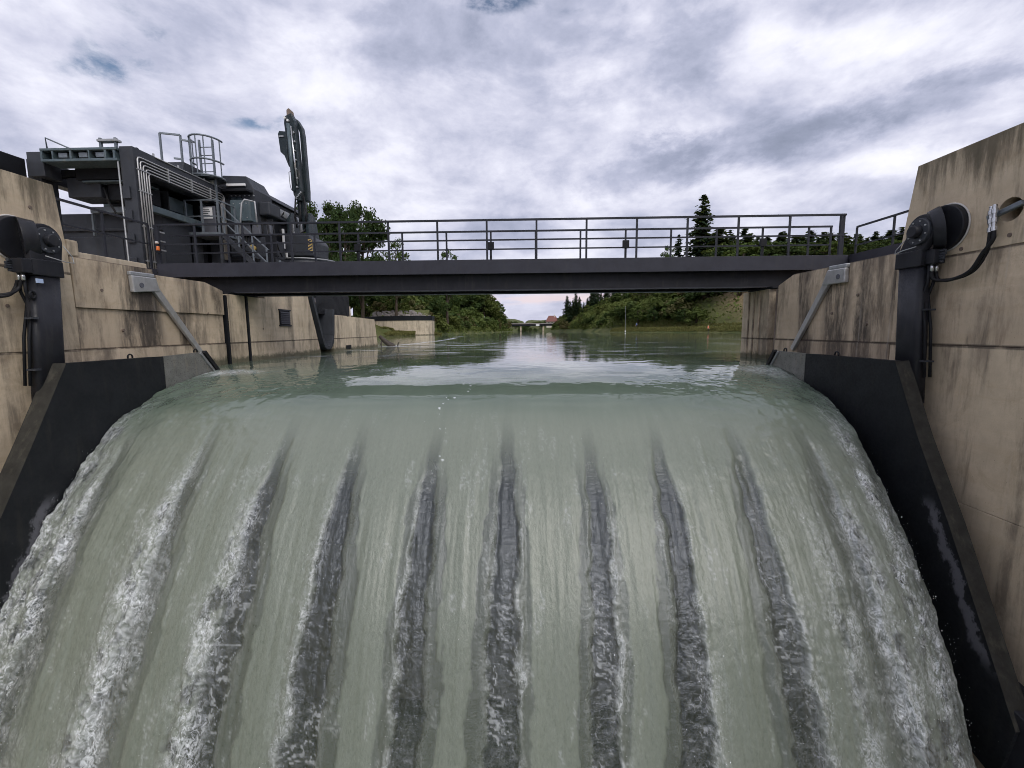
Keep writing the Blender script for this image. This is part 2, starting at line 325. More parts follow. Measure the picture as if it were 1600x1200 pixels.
# water: one material for the river and the falling sheet, driven by two attributes:
# thin (how thin the sheet is: shows what lies behind) and foam (air whipped in)
def water_mat():
    t = NT('water'); g = t.nd('ShaderNodeNewGeometry'); p = g.outputs['Position']
    at = lambda n: t.nd('ShaderNodeAttribute', attribute_name=n).outputs['Fac']
    thin, foam, rough, froth = at('thin'), at('foam'), at('rough'), at('froth')
    sp = t.nd('ShaderNodeSeparateXYZ'); t.L.new(p, sp.inputs[0])
    n1 = t.noise(t.mapping(p, (.8, .55, 0)), .8, 4, .5, .3)
    n2 = t.noise(t.mapping(p, (1.0, 1.2, 0)), 3.5, 3, .55, .2)
    stv = t.mapping(p, (9, .6, .6), (0, 0, 0), (.5, .62, .78)); stn = t.noise(stv, 1.0, 5, .62)       # streaks drawn out by the fall
    n3 = t.noise(t.mapping(p, (26, 13, 13), (0, 0, 0), (.4, .5, .6)), 1, 4, .68)
    far = t.step(sp.outputs[1], 15, 80, .30, .12)
    calm = t.step(sp.outputs[1], 9.0, 14.5, .10, 1.0)
    h = t.math('ADD', n1, t.math('MULTIPLY', n2, .30))
    bn = t.nd('ShaderNodeBump'); t.L.new(h, bn.inputs['Height']); bn.inputs['Distance'].default_value = .05
    t.L.new(t.math('MULTIPLY', far, calm), bn.inputs['Strength'])
    b2 = t.nd('ShaderNodeBump'); b2.inputs['Distance'].default_value = .02
    n4 = t.noise(t.mapping(p, (7, 15, 15), (0, 0, 0), (.1, .05, .1)), 1, 3, .6, .6)
    t.L.new(t.math('ADD', t.math('ADD', t.math('MULTIPLY', n3, .7), t.math('MULTIPLY', stn, .38)), t.math('MULTIPLY', t.math('MULTIPLY', n4, thin), 1.6)), b2.inputs['Height'])
    t.L.new(t.math('MULTIPLY', rough, .75), b2.inputs['Strength']); t.L.new(bn.outputs[0], b2.inputs['Normal'])
    nrm = b2.outputs[0]
    cn = t.noise(t.mapping(p, (1, .3, .3), (0, 0, 0), (.4, .5, .6)), .6, 4, .6)
    deep = t.mix(t.step(cn, .35, .65), (.098, .130, .100), (.122, .158, .122))
    fallc = t.mix(t.step(stn, .2, .8), (.182, .206, .170), (.200, .224, .186))
    fallc = t.mix(t.math('MULTIPLY', rough, t.step(n3, .5, .72, 0, .55)), fallc, (.25, .275, .235))
    fallc = t.mix(t.math('MULTIPLY', rough, t.step(n3, .5, .28, 0, .5)), fallc, (.115, .135, .108))
    body = t.mix(t.step(sp.outputs[1], 8.6, 7.4), deep, fallc)
    rg = t.step(rough, 0, 1, .03, .20)
    b = t.bsdf(body, rg, 0, nrm, 1.45)
    lw_ = t.mapping(p, (1, .62, .62), (0, 0, 0), (.3, .2, .3))
    rdg = lambda sc_, dt, ds: t.math('SUBTRACT', 1, t.math('ABSOLUTE', t.math('SUBTRACT', t.math('MULTIPLY', t.noise(lw_, sc_, dt, .55, ds), 2), 1)))
    l1, l2 = rdg(11, 3, 1.0), rdg(25, 2, .9)
    pat = t.step(t.noise(lw_, 3.2, 4, .6), .38, .60)
    lace = t.math('ADD', t.math('MULTIPLY', t.step(l1, .84, .98), .75), t.math('MULTIPLY', t.step(l2, .80, .98), .55))
    lace = t.math('MULTIPLY', lace, t.math('ADD', t.math('MULTIPLY', pat, .85), .15))
    foam = t.math('MAXIMUM', foam, t.math('MULTIPLY', froth, lace), True)
    tr = t.nd('ShaderNodeBsdfTransparent'); tr.inputs[0].default_value = (.78, .84, .87, 1)
    gl = t.nd('ShaderNodeBsdfGlossy'); gl.inputs[1].default_value = .28; t.L.new(nrm, gl.inputs['Normal'])
    gl.inputs[0].default_value = (.76, .83, 1, 1)
    fr = t.nd('ShaderNodeFresnel'); fr.inputs[0].default_value = 1.33; t.L.new(nrm, fr.inputs['Normal'])
    film = t.nd('ShaderNodeMixShader'); t.L.new(t.math('ADD', fr.outputs[0], .035), film.inputs[0])
    t.L.new(tr.outputs[0], film.inputs[1]); t.L.new(gl.outputs[0], film.inputs[2])
    m1 = t.nd('ShaderNodeMixShader'); t.L.new(thin, m1.inputs[0]); t.L.new(b, m1.inputs[1]); t.L.new(film.outputs[0], m1.inputs[2])
    fo = t.bsdf((.66, .69, .71), .25, 0, nrm, 1.4)
    m2 = t.nd('ShaderNodeMixShader'); t.L.new(foam, m2.inputs[0]); t.L.new(m1.outputs[0], m2.inputs[1]); t.L.new(fo, m2.inputs[2])
    return t.done(m2.outputs[0])
M['water'] = water_mat()
M['spray'] = simple('spray', (.74, .77, .78), .15, 0, .05)

# ------------------------------------------------------------------ mesh helpers
def woff(o):
    v = Vector((0, 0, 0))
    while o is not None: v += o.location; o = o.parent
    return v
class MB:
    def __init__(s): s.v = []; s.f = []
    def add(s, vs, fs):
        k = len(s.v); s.v += [tuple(x) for x in vs]; s.f += [tuple(i+k for i in f) for f in fs]; return s
    def box(s, x0, x1, y0, y1, z0, z1):
        vs = [(x, y, z) for z in (z0, z1) for y in (y0, y1) for x in (x0, x1)]
        return s.add(vs, [(0, 2, 3, 1), (4, 5, 7, 6), (0, 1, 5, 4), (2, 6, 7, 3), (0, 4, 6, 2), (1, 3, 7, 5)])
    def bar(s, p, q, w, h=None, up=(0, 0, 1)):
        h = w if h is None else h
        p, q = Vector(p), Vector(q); d = (q-p).normalized(); u = Vector(up)
        if abs(d.dot(u)) > .98: u = Vector((0, 1, 0))
        a = d.cross(u).normalized(); b = a.cross(d)
        vs = [c + a*(i*w/2) + b*(j*h/2) for c in (p, q) for i, j in ((-1, -1), (1, -1), (1, 1), (-1, 1))]
        return s.add(vs, [(3, 2, 1, 0), (4, 5, 6, 7), (0, 1, 5, 4), (1, 2, 6, 5), (2, 3, 7, 6), (3, 0, 4, 7)])
    def cyl(s, p, q, r0, r1=None, n=24, caps=True):
        r1 = r0 if r1 is None else r1
        p, q = Vector(p), Vector(q); d = (q-p).normalized()
        u = Vector((0, 0, 1)) if abs(d.z) < .9 else Vector((1, 0, 0))
        a = d.cross(u).normalized(); b = d.cross(a)
        vs = [c + a*(r*math.cos(2*math.pi*i/n)) + b*(r*math.sin(2*math.pi*i/n)) for c, r in ((p, r0), (q, r1)) for i in range(n)]
        fs = [(i, (i+1) % n, n+(i+1) % n, n+i) for i in range(n)]
        if caps: fs += [tuple(range(n))[::-1], tuple(range(n, 2*n))]
        return s.add(vs, fs)
    def tube(s, pts, r, n=8):
        pts = [Vector(p) for p in pts]; rr = r if isinstance(r, (list, tuple)) else [r]*len(pts)
        k0 = len(s.v); prev = None
        for i, p in enumerate(pts):
            d = (pts[min(i+1, len(pts)-1)]-pts[max(i-1, 0)]).normalized()
            if prev is None:
                u = Vector((0, 0, 1)) if abs(d.z) < .9 else Vector((1, 0, 0)); a = d.cross(u).normalized()
            else: a = (prev - d*prev.dot(d)).normalized()
            prev = a; b = d.cross(a)
            s.v += [tuple(p + a*(rr[i]*math.cos(2*math.pi*j/n)) + b*(rr[i]*math.sin(2*math.pi*j/n))) for j in range(n)]
        for i in range(len(pts)-1):
            for j in range(n):
                s.f.append((k0+i*n+j, k0+i*n+(j+1) % n, k0+(i+1)*n+(j+1) % n, k0+(i+1)*n+j))
        s.f.append(tuple(k0+j for j in range(n))[::-1]); s.f.append(tuple(k0+(len(pts)-1)*n+j for j in range(n)))
        return s
    def prism(s, poly, axis, a, b):
        # poly in the other two axes; axis 0: (y,z), 1: (x,z), 2: (x,y)
        def pt(u, v, w_): return {0: (w_, u, v), 1: (u, w_, v), 2: (u, v, w_)}[axis]
        n = len(poly)
        vs = [pt(u, v, a) for u, v in poly] + [pt(u, v, b) for u, v in poly]
        fs = [tuple(range(n)), tuple(range(n, 2*n))[::-1]] + [(i, n+i, n+(i+1) % n, (i+1) % n) for i in range(n)]
        return s.add(vs, fs)
    def build(s, name, mat, parent=None, bevel=0, smooth=False, origin=None):
        me = bpy.data.meshes.new(name)
        o = bpy.data.objects.new(name, me)
        if parent is not None:
            off = woff(parent); o.parent = parent
        else:
            if origin is None:
                a = np.array(s.v); origin = ((a[:, 0].min()+a[:, 0].max())/2, (a[:, 1].min()+a[:, 1].max())/2, a[:, 2].min())
            off = Vector(origin); o.location = off
        me.from_pydata([(x-off.x, y-off.y, z-off.z) for x, y, z in s.v], [], s.f)
        bm = bmesh.new(); bm.from_mesh(me); bmesh.ops.recalc_face_normals(bm, faces=bm.faces); bm.to_mesh(me); bm.free()
        me.materials.append(M[mat] if isinstance(mat, str) else mat)
        if smooth:
            me.polygons.foreach_set('use_smooth', [len(p.vertices) == 4 for p in me.polygons])
        col.objects.link(o)
        if bevel:
            m = o.modifiers.new('bevel', 'BEVEL'); m.width = bevel; m.segments = 2; m.limit_method = 'ANGLE'; m.angle_limit = R(35)
        return o
def tag(o, label=None, cat=None, group=None, kind=None):
    if label: o['label'] = label
    if cat: o['category'] = cat
    if group: o['group'] = group
    if kind: o['kind'] = kind
    return o
def empty(name, loc, label, cat, group=None):
    o = bpy.data.objects.new(name, None); o.empty_display_size = .2; o.location = loc; col.objects.link(o)
    return tag(o, label, cat, group)
def copy_part(o, parent, dloc=(0, 0, 0)):
    c = o.copy(); c.parent = parent; c.location = o.location + Vector(dloc); col.objects.link(c); return c

# numpy value noise
_rng = np.random.default_rng(11)
_LAT = _rng.random((256, 256))
def vnoise(x, y, seed=0):
    x = x + seed*17.31; y = y + seed*9.77
    xi = np.floor(x).astype(int); yi = np.floor(y).astype(int); fx = x-xi; fy = y-yi
    fx = fx*fx*fx*(fx*(fx*6-15)+10); fy = fy*fy*fy*(fy*(fy*6-15)+10)
    g = lambda a, b: _LAT[(yi+b) & 255, (xi+a) & 255]
    return (g(0, 0)*(1-fx)+g(1, 0)*fx)*(1-fy) + (g(0, 1)*(1-fx)+g(1, 1)*fx)*fy
def fbm(x, y, oct=4, seed=0, gain=.5):
    t = 0; a = 1; s = 0
    for i in range(oct): t = t + a*vnoise(x*2**i, y*2**i, seed+i*3); s += a; a *= gain
    return t/s
def sstep(x, a, b):
    t = np.clip((x-a)/(b-a), 0, 1); return t*t*(3-2*t)

# ------------------------------------------------------------------ terrain and river
XL, XR = -8.48, 6.92
def right_edge(Y): return np.interp(Y, [0, 97, 118, 139, 200, 300, 420, 470], [46, 46, 37, 28.5, 21, 17.5, 20, 2])
def left_edge(Y): return np.interp(Y, [0, 26, 88, 97, 104, 150, 250, 340, 420, 470], [-30, -30, -31, -31, -21, -18, -11.5, -8, -8, 0])
def height(X, Y):
    X = np.asarray(X, float); Y = np.asarray(Y, float)
    dr = X - right_edge(Y); dl = left_edge(Y) - X
    n = fbm(X*.03+50, Y*.03+50, 4, 2)-.5; n2 = fbm(X*.15+80, Y*.15+50, 3, 5)-.5
    path = np.interp(Y, [0, 118, 139, 170], [6.5, 6.5, 3, 1.5])
    top = np.interp(Y, [0, 100, 150, 220, 320, 450], [17, 16.5, 15, 12.5, 8, 4])
    zr = 1.15*sstep(dr, -.6, .9) + np.clip((dr-path)*.85, 0, None)
    zr = np.where(dr > path, 1.15 + top*(1-np.exp(-np.clip(dr-path, 0, None)*1.15/top)) + np.clip(dr-path-18, 0, 260)*.05, 1.15*sstep(dr, -.6, .9))
    zr = zr + n*5*sstep(dr, path+3, path+30) + n2*1.2*sstep(dr, path, path+6)
    zl = 1.3*sstep(dl, -.5, 1.5) + np.clip(dl-2, 0, 14)*.22 + np.clip(dl-16, 0, 300)*.03
    zl = zl + n*4*sstep(dl, 8, 40) + n2*.8*sstep(dl, 1, 5)
    z = np.where(dr > -.6, zr, np.where(dl > -.5, zl, -2.2))
    z = np.where((dr > -2.5) & (dr <= -.6), -2.2+(dr+2.5)/1.9*2.2, z)
    z = np.where((dl > -2.5) & (dl <= -.5), -2.2+(dl+2.5)/2.*2.2, z)
    near = (Y < 26.5) & (X > -44) & (X < 60)
    z = np.where(near, -9.5, z)
    far = sstep(Y, 470, 900)
    return z + far*(10 + 14*(fbm(X*.006+9, Y*.004, 3, 8)))*sstep(Y, 460, 620)
def hz(x, y): return float(height(np.array([x]), np.array([y]))[0])
def build_terrain():
    xs = np.concatenate([np.linspace(-600, -90, 40), np.arange(-88, -40, 2.5), np.arange(-40, 70, 1.), np.arange(71, 130, 2.5), np.linspace(135, 700, 40)])
    ys = np.concatenate([np.linspace(-120, 20, 12), [26.3, 26.6], np.arange(28, 90, 3), np.arange(90, 170, 1.25), np.arange(171, 260, 3), np.arange(262, 480, 7), np.linspace(490, 2200, 40)])
    X, Y = np.meshgrid(xs, ys); Z = height(X, Y)
    nx, ny = len(xs), len(ys)
    v = np.stack([X, Y, Z], -1).reshape(-1, 3)
    i = np.arange(nx*ny).reshape(ny, nx)
    f = np.stack([i[:-1, :-1], i[:-1, 1:], i[1:, 1:], i[1:, :-1]], -1).reshape(-1, 4)
    me = bpy.data.meshes.new('terrain'); me.from_pydata(v.tolist(), [], f.tolist()); me.materials.append(M['ground'])
    me.polygons.foreach_set('use_smooth', [True]*len(me.polygons))
    o = bpy.data.objects.new('terrain', me); col.objects.link(o)
    tag(o, 'green banks and hillside on both sides of the river', None, None, 'structure')
build_terrain()

NAPPE_Y0 = 14.0; NX0_, NX1_ = -7.86, 6.30
def build_river():
    xs = np.concatenate([np.linspace(-48, -8.6, 40), np.linspace(-8.48, 6.92, 120), np.linspace(7.1, 70, 40)])
    ys = np.concatenate([np.linspace(NAPPE_Y0, 30, 90), np.linspace(30.5, 130, 120), np.linspace(133, 480, 60)])
    X, Y = np.meshgrid(xs, ys); Z = np.zeros_like(X)
    amp = sstep(Y, 14.2, 18)*.02
    Z += amp*(fbm(X*.8, Y*.5, 3, 4)-.5)
    ny, nx = X.shape
    # foam lines drifting from the log at the wall end and in streaks along the left side
    def line(p, wd):
        d = np.full(X.shape, 1e9)
        for (a, b), (c, e) in zip(p[:-1], p[1:]):
            L2 = (c-a)**2+(e-b)**2; t = np.clip(((X-a)*(c-a)+(Y-b)*(e-b))/L2, 0, 1)
            d = np.minimum(d, np.hypot(X-a-t*(c-a), Y-b-t*(e-b)))
        return sstep(d, wd, 0)
    foam = line([(-8.2, 26.5), (-7.8, 31), (-7.6, 38), (-7.9, 48), (-10, 70)], .42)
    foam = np.maximum(foam, .8*line([(-8.1, 25.8), (-6.3, 25.2), (-4.4, 26.5), (-2, 30)], .35))
    foam = np.maximum(foam, .75*line([(6.8, 16.5), (5.2, 16.7), (4.0, 16.0), (3.6, 14.8)], .16))
    st = fbm(X*.45+3, Y*1.3, 4, 21); foam = np.maximum(foam, sstep(st, .60, .70)*sstep(X, 2, -3)*sstep(Y, 48, 22)*.65)
    foam = np.maximum(foam, sstep(st, .66, .74)*sstep(Y, 60, 25)*.35)
    foam = np.clip(foam*(.3+1.0*fbm(X*3, Y*3, 3, 31))*sstep(Y, 14.2, 17), 0, .85)
    v = np.stack([X, Y, Z], -1).reshape(-1, 3); i = np.arange(nx*ny).reshape(ny, nx)
    f = np.stack([i[:-1, :-1], i[:-1, 1:], i[1:, 1:], i[1:, :-1]], -1).reshape(-1, 4)
    me = bpy.data.meshes.new('river'); me.from_pydata(v.tolist(), [], f.tolist()); me.materials.append(M['water'])
    me.polygons.foreach_set('use_smooth', [True]*len(me.polygons))
    a = me.attributes.new('foam', 'FLOAT', 'POINT'); a.data.foreach_set('value', foam.ravel().astype(np.float32))
    # the still strips between the gate ends and the walls
    bm = bmesh.new(); bm.from_mesh(me)
    for xa, xb in ((XL, NX0_-.001), (NX1_+.001, XR)):
        rows = [[bm.verts.new((xx, yy, zz)) for xx in (xa, xb)] for yy, zz in ((14.0, 0), (13, -.006), (12, -.03), (11.3, -.07), (10.6, -.2), (10.0, -.5))]
        for r0, r1 in zip(rows[:-1], rows[1:]): bm.faces.new((r1[0], r1[1], r0[1], r0[0])).smooth = True
    bm.to_mesh(me); bm.free()
    o = bpy.data.objects.new('river', me); col.objects.link(o)
    tag(o, 'calm green river above the weir mirroring sky and trees', None, None, 'structure')
build_river()

# falling sheet over the flap gate
BANDS = [-7.1, -5.5, -4.1, -2.83, -1.52, -.31, 1.06, 2.2, 3.53, 4.75]
PROF = [(14.0, 0), (12.6, -.012), (11.6, -.037), (10.8, -.077), (10.0, -.137), (9.3, -.217), (8.7, -.318), (8.23, -.43), (7.75, -.71), (7.3, -1.08), (6.5, -1.86), (5.95, -2.58), (5.53, -3.25), (4.95, -4.54), (4.5, -5.8), (4.2, -7.0), (4.0, -7.9)]
NX0, NX1 = -7.86, 6.30
def nappe_profile(n):
    P = np.array(PROF); t = np.concatenate([[0], np.cumsum(np.hypot(*np.diff(P, axis=0).T))])
    # Catmull-Rom through the points, resampled by arclength
    out = []
    for i in range(len(P)-1):
        p0, p1, p2, p3 = P[max(i-1, 0)], P[i], P[i+1], P[min(i+2, len(P)-1)]
        for u in np.linspace(0, 1, 40, endpoint=False):
            out.append(.5*((2*p1)+(-p0+p2)*u+(2*p0-5*p1+4*p2-p3)*u*u+(-p0+3*p1-3*p2+p3)*u**3))
    out.append(P[-1]); out = np.array(out)
    al = np.concatenate([[0], np.cumsum(np.hypot(*np.diff(out, axis=0).T))]); u = np.linspace(0, al[-1], 1600)
    sm = np.stack([np.interp(u, al, out[:, j]) for j in (0, 1)], -1)
    k = np.hanning(133); k /= k.sum()
    for _ in range(2):
        ext = np.concatenate([2*sm[0]-sm[66:0:-1], sm, 2*sm[-1]-sm[-2:-68:-1]])
        sm = np.stack([np.convolve(ext[:, j], k, 'valid') for j in (0, 1)], -1)
    s = np.concatenate([[0], np.cumsum(np.hypot(*np.diff(sm, axis=0).T))])
    q = np.linspace(0, s[-1], n)
    return np.interp(q, s, sm[:, 0]), np.interp(q, s, sm[:, 1]), q
def build_nappe():
    ns, nx = 620, 980
    py, pz, q = nappe_profile(ns)
    ty = np.gradient(py, q); tz = np.gradient(pz, q); ny_, nz_ = tz*-1, ty*1   # normal = (−tz, ty) turned outwards below
    nrm_y, nrm_z = tz, -ty                                                  # points down-stream and up
    xs = np.linspace(NX0, NX1, nx)
    X, S = np.meshgrid(xs, q)
    YY = np.repeat(py[:, None], nx, 1); ZZ = np.repeat(pz[:, None], nx, 1)
    fall = sstep(YY, 8.4, 6.3)                   # 0 on the crest, 1 well into the fall
    low = sstep(YY, 7.0, 5.0)
    # right side: the sheet draws away from the shield as it falls
    drawin = np.interp(py, [4, 6.5, 8.0, 9.5, 10.2], [.48, .42, .33, .08, 0])[:, None]
    tX = (X-NX0)/(NX1-NX0)
    dl = X-NX0; dr = NX1-X
    Xn = X - drawin*np.exp(-dr/1.1)
    # edges hang lower (drawdown at the side shields)
    edge = np.interp(py, [6, 7.3, 8.7, 9.6, 11], [.42, .38, .27, .12, 0])[:, None]*np.exp(-dl/1.0) + np.interp(py, [6, 7.3, 8.7, 10, 11.5], [.45, .42, .34, .2, 0])[:, None]*np.exp(-dr/1.0)
    disp = -edge
    # long smooth ropes running down the sheet
    streak = fbm(X*3.2, S*.22, 3, 3)-.5
    fine = fbm(X*11, S*.7, 3, 9)-.5
    disp += fall*(streak*.055+fine*.022)
    thin = np.zeros_like(X); foam = np.zeros_like(X); rim = np.zeros_like(X); gap = np.zeros_like(X)
    wig = (fbm(S*.6, X*.25, 3, 14)-.5)*.26
    wig2 = fbm(X*4.5, S*3.2, 4, 15)-.5
    wrpx = (fbm(X*3, S*3, 3, 90)-.5)*.5; wrpy = (fbm(X*3, S*3, 3, 95)-.5)*.5
    ridge = lambda fx, fs, sd, oc=3: 1-np.abs(2*fbm((X+wrpx*.3)*fx, (S+wrpy*.3)*fs, oc, sd)-1)
    r_big, r_mid, r_fine = ridge(3.2, 2.6, 41), ridge(7.5, 8.5, 44), ridge(15, 17, 47, 2)
    fine_n = fbm(X*20, S*16, 3, 61)
    strength = [.55, .6, .85, 1, 1, 1, 1, 1, .8, .5]
    fside = [1.0, 1.0, .75, .22, .12, .08, .22, .30, .35, .75]
    starts = [8.0, 7.95, 7.85, 7.75, 7.7, 7.8, 7.68, 7.75, 7.8, 8.0]
    for k, xc in enumerate(BANDS):
        y0 = starts[k]
        grow = sstep(YY, y0, 5.2); on = sstep(YY, y0+.15, y0-1.35)
        c = xc + wig*(.35+grow)
        hw = .11+[.1, .1, .13, .14, .10, .12, .085, .11, .12, .1][k]*grow
        d = np.abs(Xn-c) + wig2*(.05+.16*grow)
        core = sstep(d, hw*1.25, hw*.55)*on
        side = 1 if k < 5 else -1
        rel = (Xn-c)*side + wig2*(.04+.10*grow)
        flank = np.exp(-np.clip(rel-hw*.5, 0, None)/(hw*.75))*sstep(rel, -hw*.9, -hw*.5)*on*.72
        e2 = (fbm(X*7+k, S*2.6, 3, 120+k)-.5)*.10
        on2 = sstep(YY, y0-.35, y0-1.2)
        strip = sstep(rel+e2, hw*.6, hw*.75)*sstep(rel+e2, hw*1.95, hw*1.75)*on2*.50
        if k in (4, 5, 6): strip = np.maximum(strip, sstep(-rel+e2, hw*.6, hw*.75)*sstep(-rel+e2, hw*1.75, hw*1.6)*on2*.42)
        th = np.maximum.reduce([core*.97, flank*.7, strip])*strength[k]
        disp += -.02*strip
        thin = np.maximum(thin, th); gap = np.maximum(gap, core)
        ring = np.exp(-((d-hw*1.0)/.05)**2)*on*grow*np.where(rel < 0, 1., .25)
        rim = np.maximum(rim, ring)
        disp += -.05*core + .03*ring + core*(r_mid-.7)*.022*sstep(YY, 6.8, 5.2)
        fz = np.exp(-(np.abs(Xn-c+side*hw*1.1+wig2*.25)/(.11+.17*grow*fside[k]))**2)*on*fside[k]
        foam = np.maximum(foam, fz*(.15+.85*grow))
    # side zones: white water against both shields
    ez = np.exp(-((dl+wig2*.5)/(.42+.34*low))**2)*sstep(YY, 9.4, 7.2) + .8*np.exp(-((dr-.55+wig2*.4)/(.20+.10*low))**2)*sstep(YY, 9.0, 6.8) + .75*np.exp(-((dr-1.25+wig2*.4)/(.16+.10*low))**2)*sstep(YY, 7.6, 6.0) + .35*np.exp(-(dr/.3)**2)*sstep(YY, 10, 8)
    thin_r = .5*np.exp(-((dr-.25)/.22)**2)*sstep(YY, 8.2, 6.8)
    foam = np.maximum(foam, np.clip(ez, 0, 1))
    mid_r = .5*np.exp(-((Xn-4.3)/.22)**2)*sstep(YY, 6.9, 5.6); foam = np.maximum(foam, mid_r)
    froth = np.maximum(.8*np.exp(-((X+7.3)**2/.5+(YY-10.75)**2/.10)), .8*np.exp(-((X-5.75)**2/.25+(YY-10.9)**2/.30)))
    # lace: thin torn threads where air gets in
    ln_big = sstep(r_big, .90, .985); ln_mid = sstep(r_mid, .88, .98); ln_fine = sstep(r_fine, .84, .97)
    clump = sstep(fbm(X*2.2, S*1.1, 4, 83), .36, .62)
    Fz = foam*(.04 + .22*np.maximum(ln_mid, ln_big*.8)*(.4+.6*clump) + .25*ln_fine*clump + .25*sstep(fine_n, .46, .66)*clump)
    Froth = np.clip(np.maximum.reduce([foam*1.05, rim*.55, froth*1.0, gap*.12*sstep(YY, 6.0, 4.6)]), 0, 1)
    Fr = rim*(.10+.5*np.maximum(ln_mid, ln_fine*.6))*(.35+.65*clump)
    Fc = gap*sstep(YY, 6.9, 4.9)*(.42*sstep(ridge(4.5, 9, 101), .90, .985)*(.15+.85*clump)+.08*ln_mid*clump)
    Ft = sstep(fbm(X*6, S*1.6, 4, 52), .62, .74)*fall*(.04+.20*ln_fine)
    F = np.clip(np.maximum.reduce([Fz, Fr, Fc, Ft, froth*(.2+.7*ln_mid+.3*ln_fine)]), 0, .9)
    thin = np.maximum(thin, thin_r)
    # clear pockets between the threads of froth
    thin = np.maximum(thin, .72*sstep(foam, .2, .7)*sstep(fbm(X*6, S*4, 4, 87), .50, .38))
    # a string of bubbles over the crest
    for _ in range(30):
        s_ = random.random()**1.4; yy = 9.3-2.3*s_+random.gauss(0, .06); xx = -1.22-.36*s_+.15*math.sin(s_*9)+random.gauss(0, .05); rr = random.choice((.008, .012, .016, .03))
        F = np.maximum(F, .9*sstep(np.hypot(X-xx, (YY-yy)*(1+.6*s_)), rr, rr*.4))
    turb = np.clip(foam, 0, 1)
    disp += fall*turb*((r_mid-.75)*.05 + (r_big-.75)*.055 + (fine_n-.5)*.055 + (r_fine-.75)*.03)
    # crest: gentle swells
    sw = (fbm(X*.7, S*.9, 3, 71)-.5)*.022 + (fbm(X*2.2, S*3.2, 3, 75)-.5)*.007
    disp += sw*sstep(YY, 13.8, 12.0)*sstep(YY, 7.4, 8.4)
    disp += (fbm(X*2.6, S*2.6, 4, 79)-.5)*.10*np.clip(np.exp(-dl/1.2)+np.exp(-dr/1.0), 0, 1)*sstep(YY, 12.2, 10.5)
    rmask = sstep(np.abs(X+.8), 2.2, 5.2)*sstep(YY, 10.6, 9.2)*(1-.6*fall)+.25*sstep(YY, 8.4, 7.4)*(1-fall*.5)
    disp += rmask*((fbm(X*3.2+S*1.2, S*4.2-X, 4, 131)-.5)*.045)
    thin = np.clip(thin*(1-.5*F), 0, .84)
    rough = np.clip(sstep(YY, 8.3, 6.4)*.85+turb*.25, 0, 1)
    Yd = YY + nrm_y[:, None]*disp*-1*-1; Zd = ZZ + nrm_z[:, None]*disp
    # outward normal must point up on the crest
    if nrm_z[5] < 0: Yd = YY - nrm_y[:, None]*disp; Zd = ZZ - nrm_z[:, None]*disp
    v = np.stack([Xn, Yd, Zd], -1).reshape(-1, 3); i = np.arange(nx*ns).reshape(ns, nx)
    f = np.stack([i[:-1, :-1], i[1:, :-1], i[1:, 1:], i[:-1, 1:]], -1).reshape(-1, 4)
    me = bpy.data.meshes.new('waterfall')
    me.vertices.add(len(v)); me.vertices.foreach_set('co', v.astype(np.float32).ravel())
    me.loops.add(f.size); me.loops.foreach_set('vertex_index', f.astype(np.int32).ravel())
    me.polygons.add(len(f)); me.polygons.foreach_set('loop_start', np.arange(0, f.size, 4, dtype=np.int32))
    me.polygons.foreach_set('use_smooth', np.ones(len(f), bool))
    me.update(calc_edges=True); me.validate()
    me.materials.append(M['water'])
    for nme, arr in (('thin', thin), ('foam', F), ('rough', rough), ('froth', Froth)):
        a = me.attributes.new(nme, 'FLOAT', 'POINT'); a.data.foreach_set('value', arr.ravel().astype(np.float32))
    # loose drops thrown off the frothing edges
    rg = np.random.default_rng(77); wgt = (Froth*fall*(ZZ > -5.4)).ravel()+.004*(fall*(ZZ > -5.4)).ravel(); wgt /= wgt.sum()
    pick = rg.choice(len(wgt), 2600, p=wgt); Pv = v[pick]
    nv = np.stack([np.zeros(len(q)), -np.abs(nrm_y), np.abs(nrm_z)], -1)[pick//nx]
    edge_side = np.where((Xn.ravel()[pick]-NX0) < .7, -1, np.where((NX1-Xn.ravel()[pick]) < .9, 1, 0))
    C = Pv+nv*rg.exponential(.045, len(pick))[:, None]; C[:, 0] += edge_side*rg.exponential(.04, len(pick)) + rg.normal(0, .02, len(pick))
    r = rg.uniform(.0018, .005, len(pick))*(1+1.2*(rg.random(len(pick)) > .96))
    octa = np.array([(1, 0, 0), (-1, 0, 0), (0, 1, 0), (0, -1, 0), (0, 0, 1.5), (0, 0, -1.5)])
    vs = (C[:, None, :]+octa[None]*r[:, None, None]).reshape(-1, 3)
    fo = np.array([(0, 2, 4), (2, 1, 4), (1, 3, 4), (3, 0, 4), (2, 0, 5), (1, 2, 5), (3, 1, 5), (0, 3, 5)])
    fs = (np.arange(len(C))[:, None, None]*6+fo[None]).reshape(-1, 3)
    dm = bpy.data.meshes.new('spray_drops'); dm.from_pydata(vs.tolist(), [], fs.tolist()); dm.materials.append(M['spray']); dm.polygons.foreach_set('use_smooth', [True]*len(dm.polygons))
    do = bpy.data.objects.new('spray_drops', dm); col.objects.link(do); tag(do, 'fine spray drops thrown off the falling water', 'spray', None, 'stuff')
    o = bpy.data.objects.new('waterfall', me); col.objects.link(o)
    tag(o, 'green and white water pouring over the weir gate', None, None, 'structure')
build_nappe()
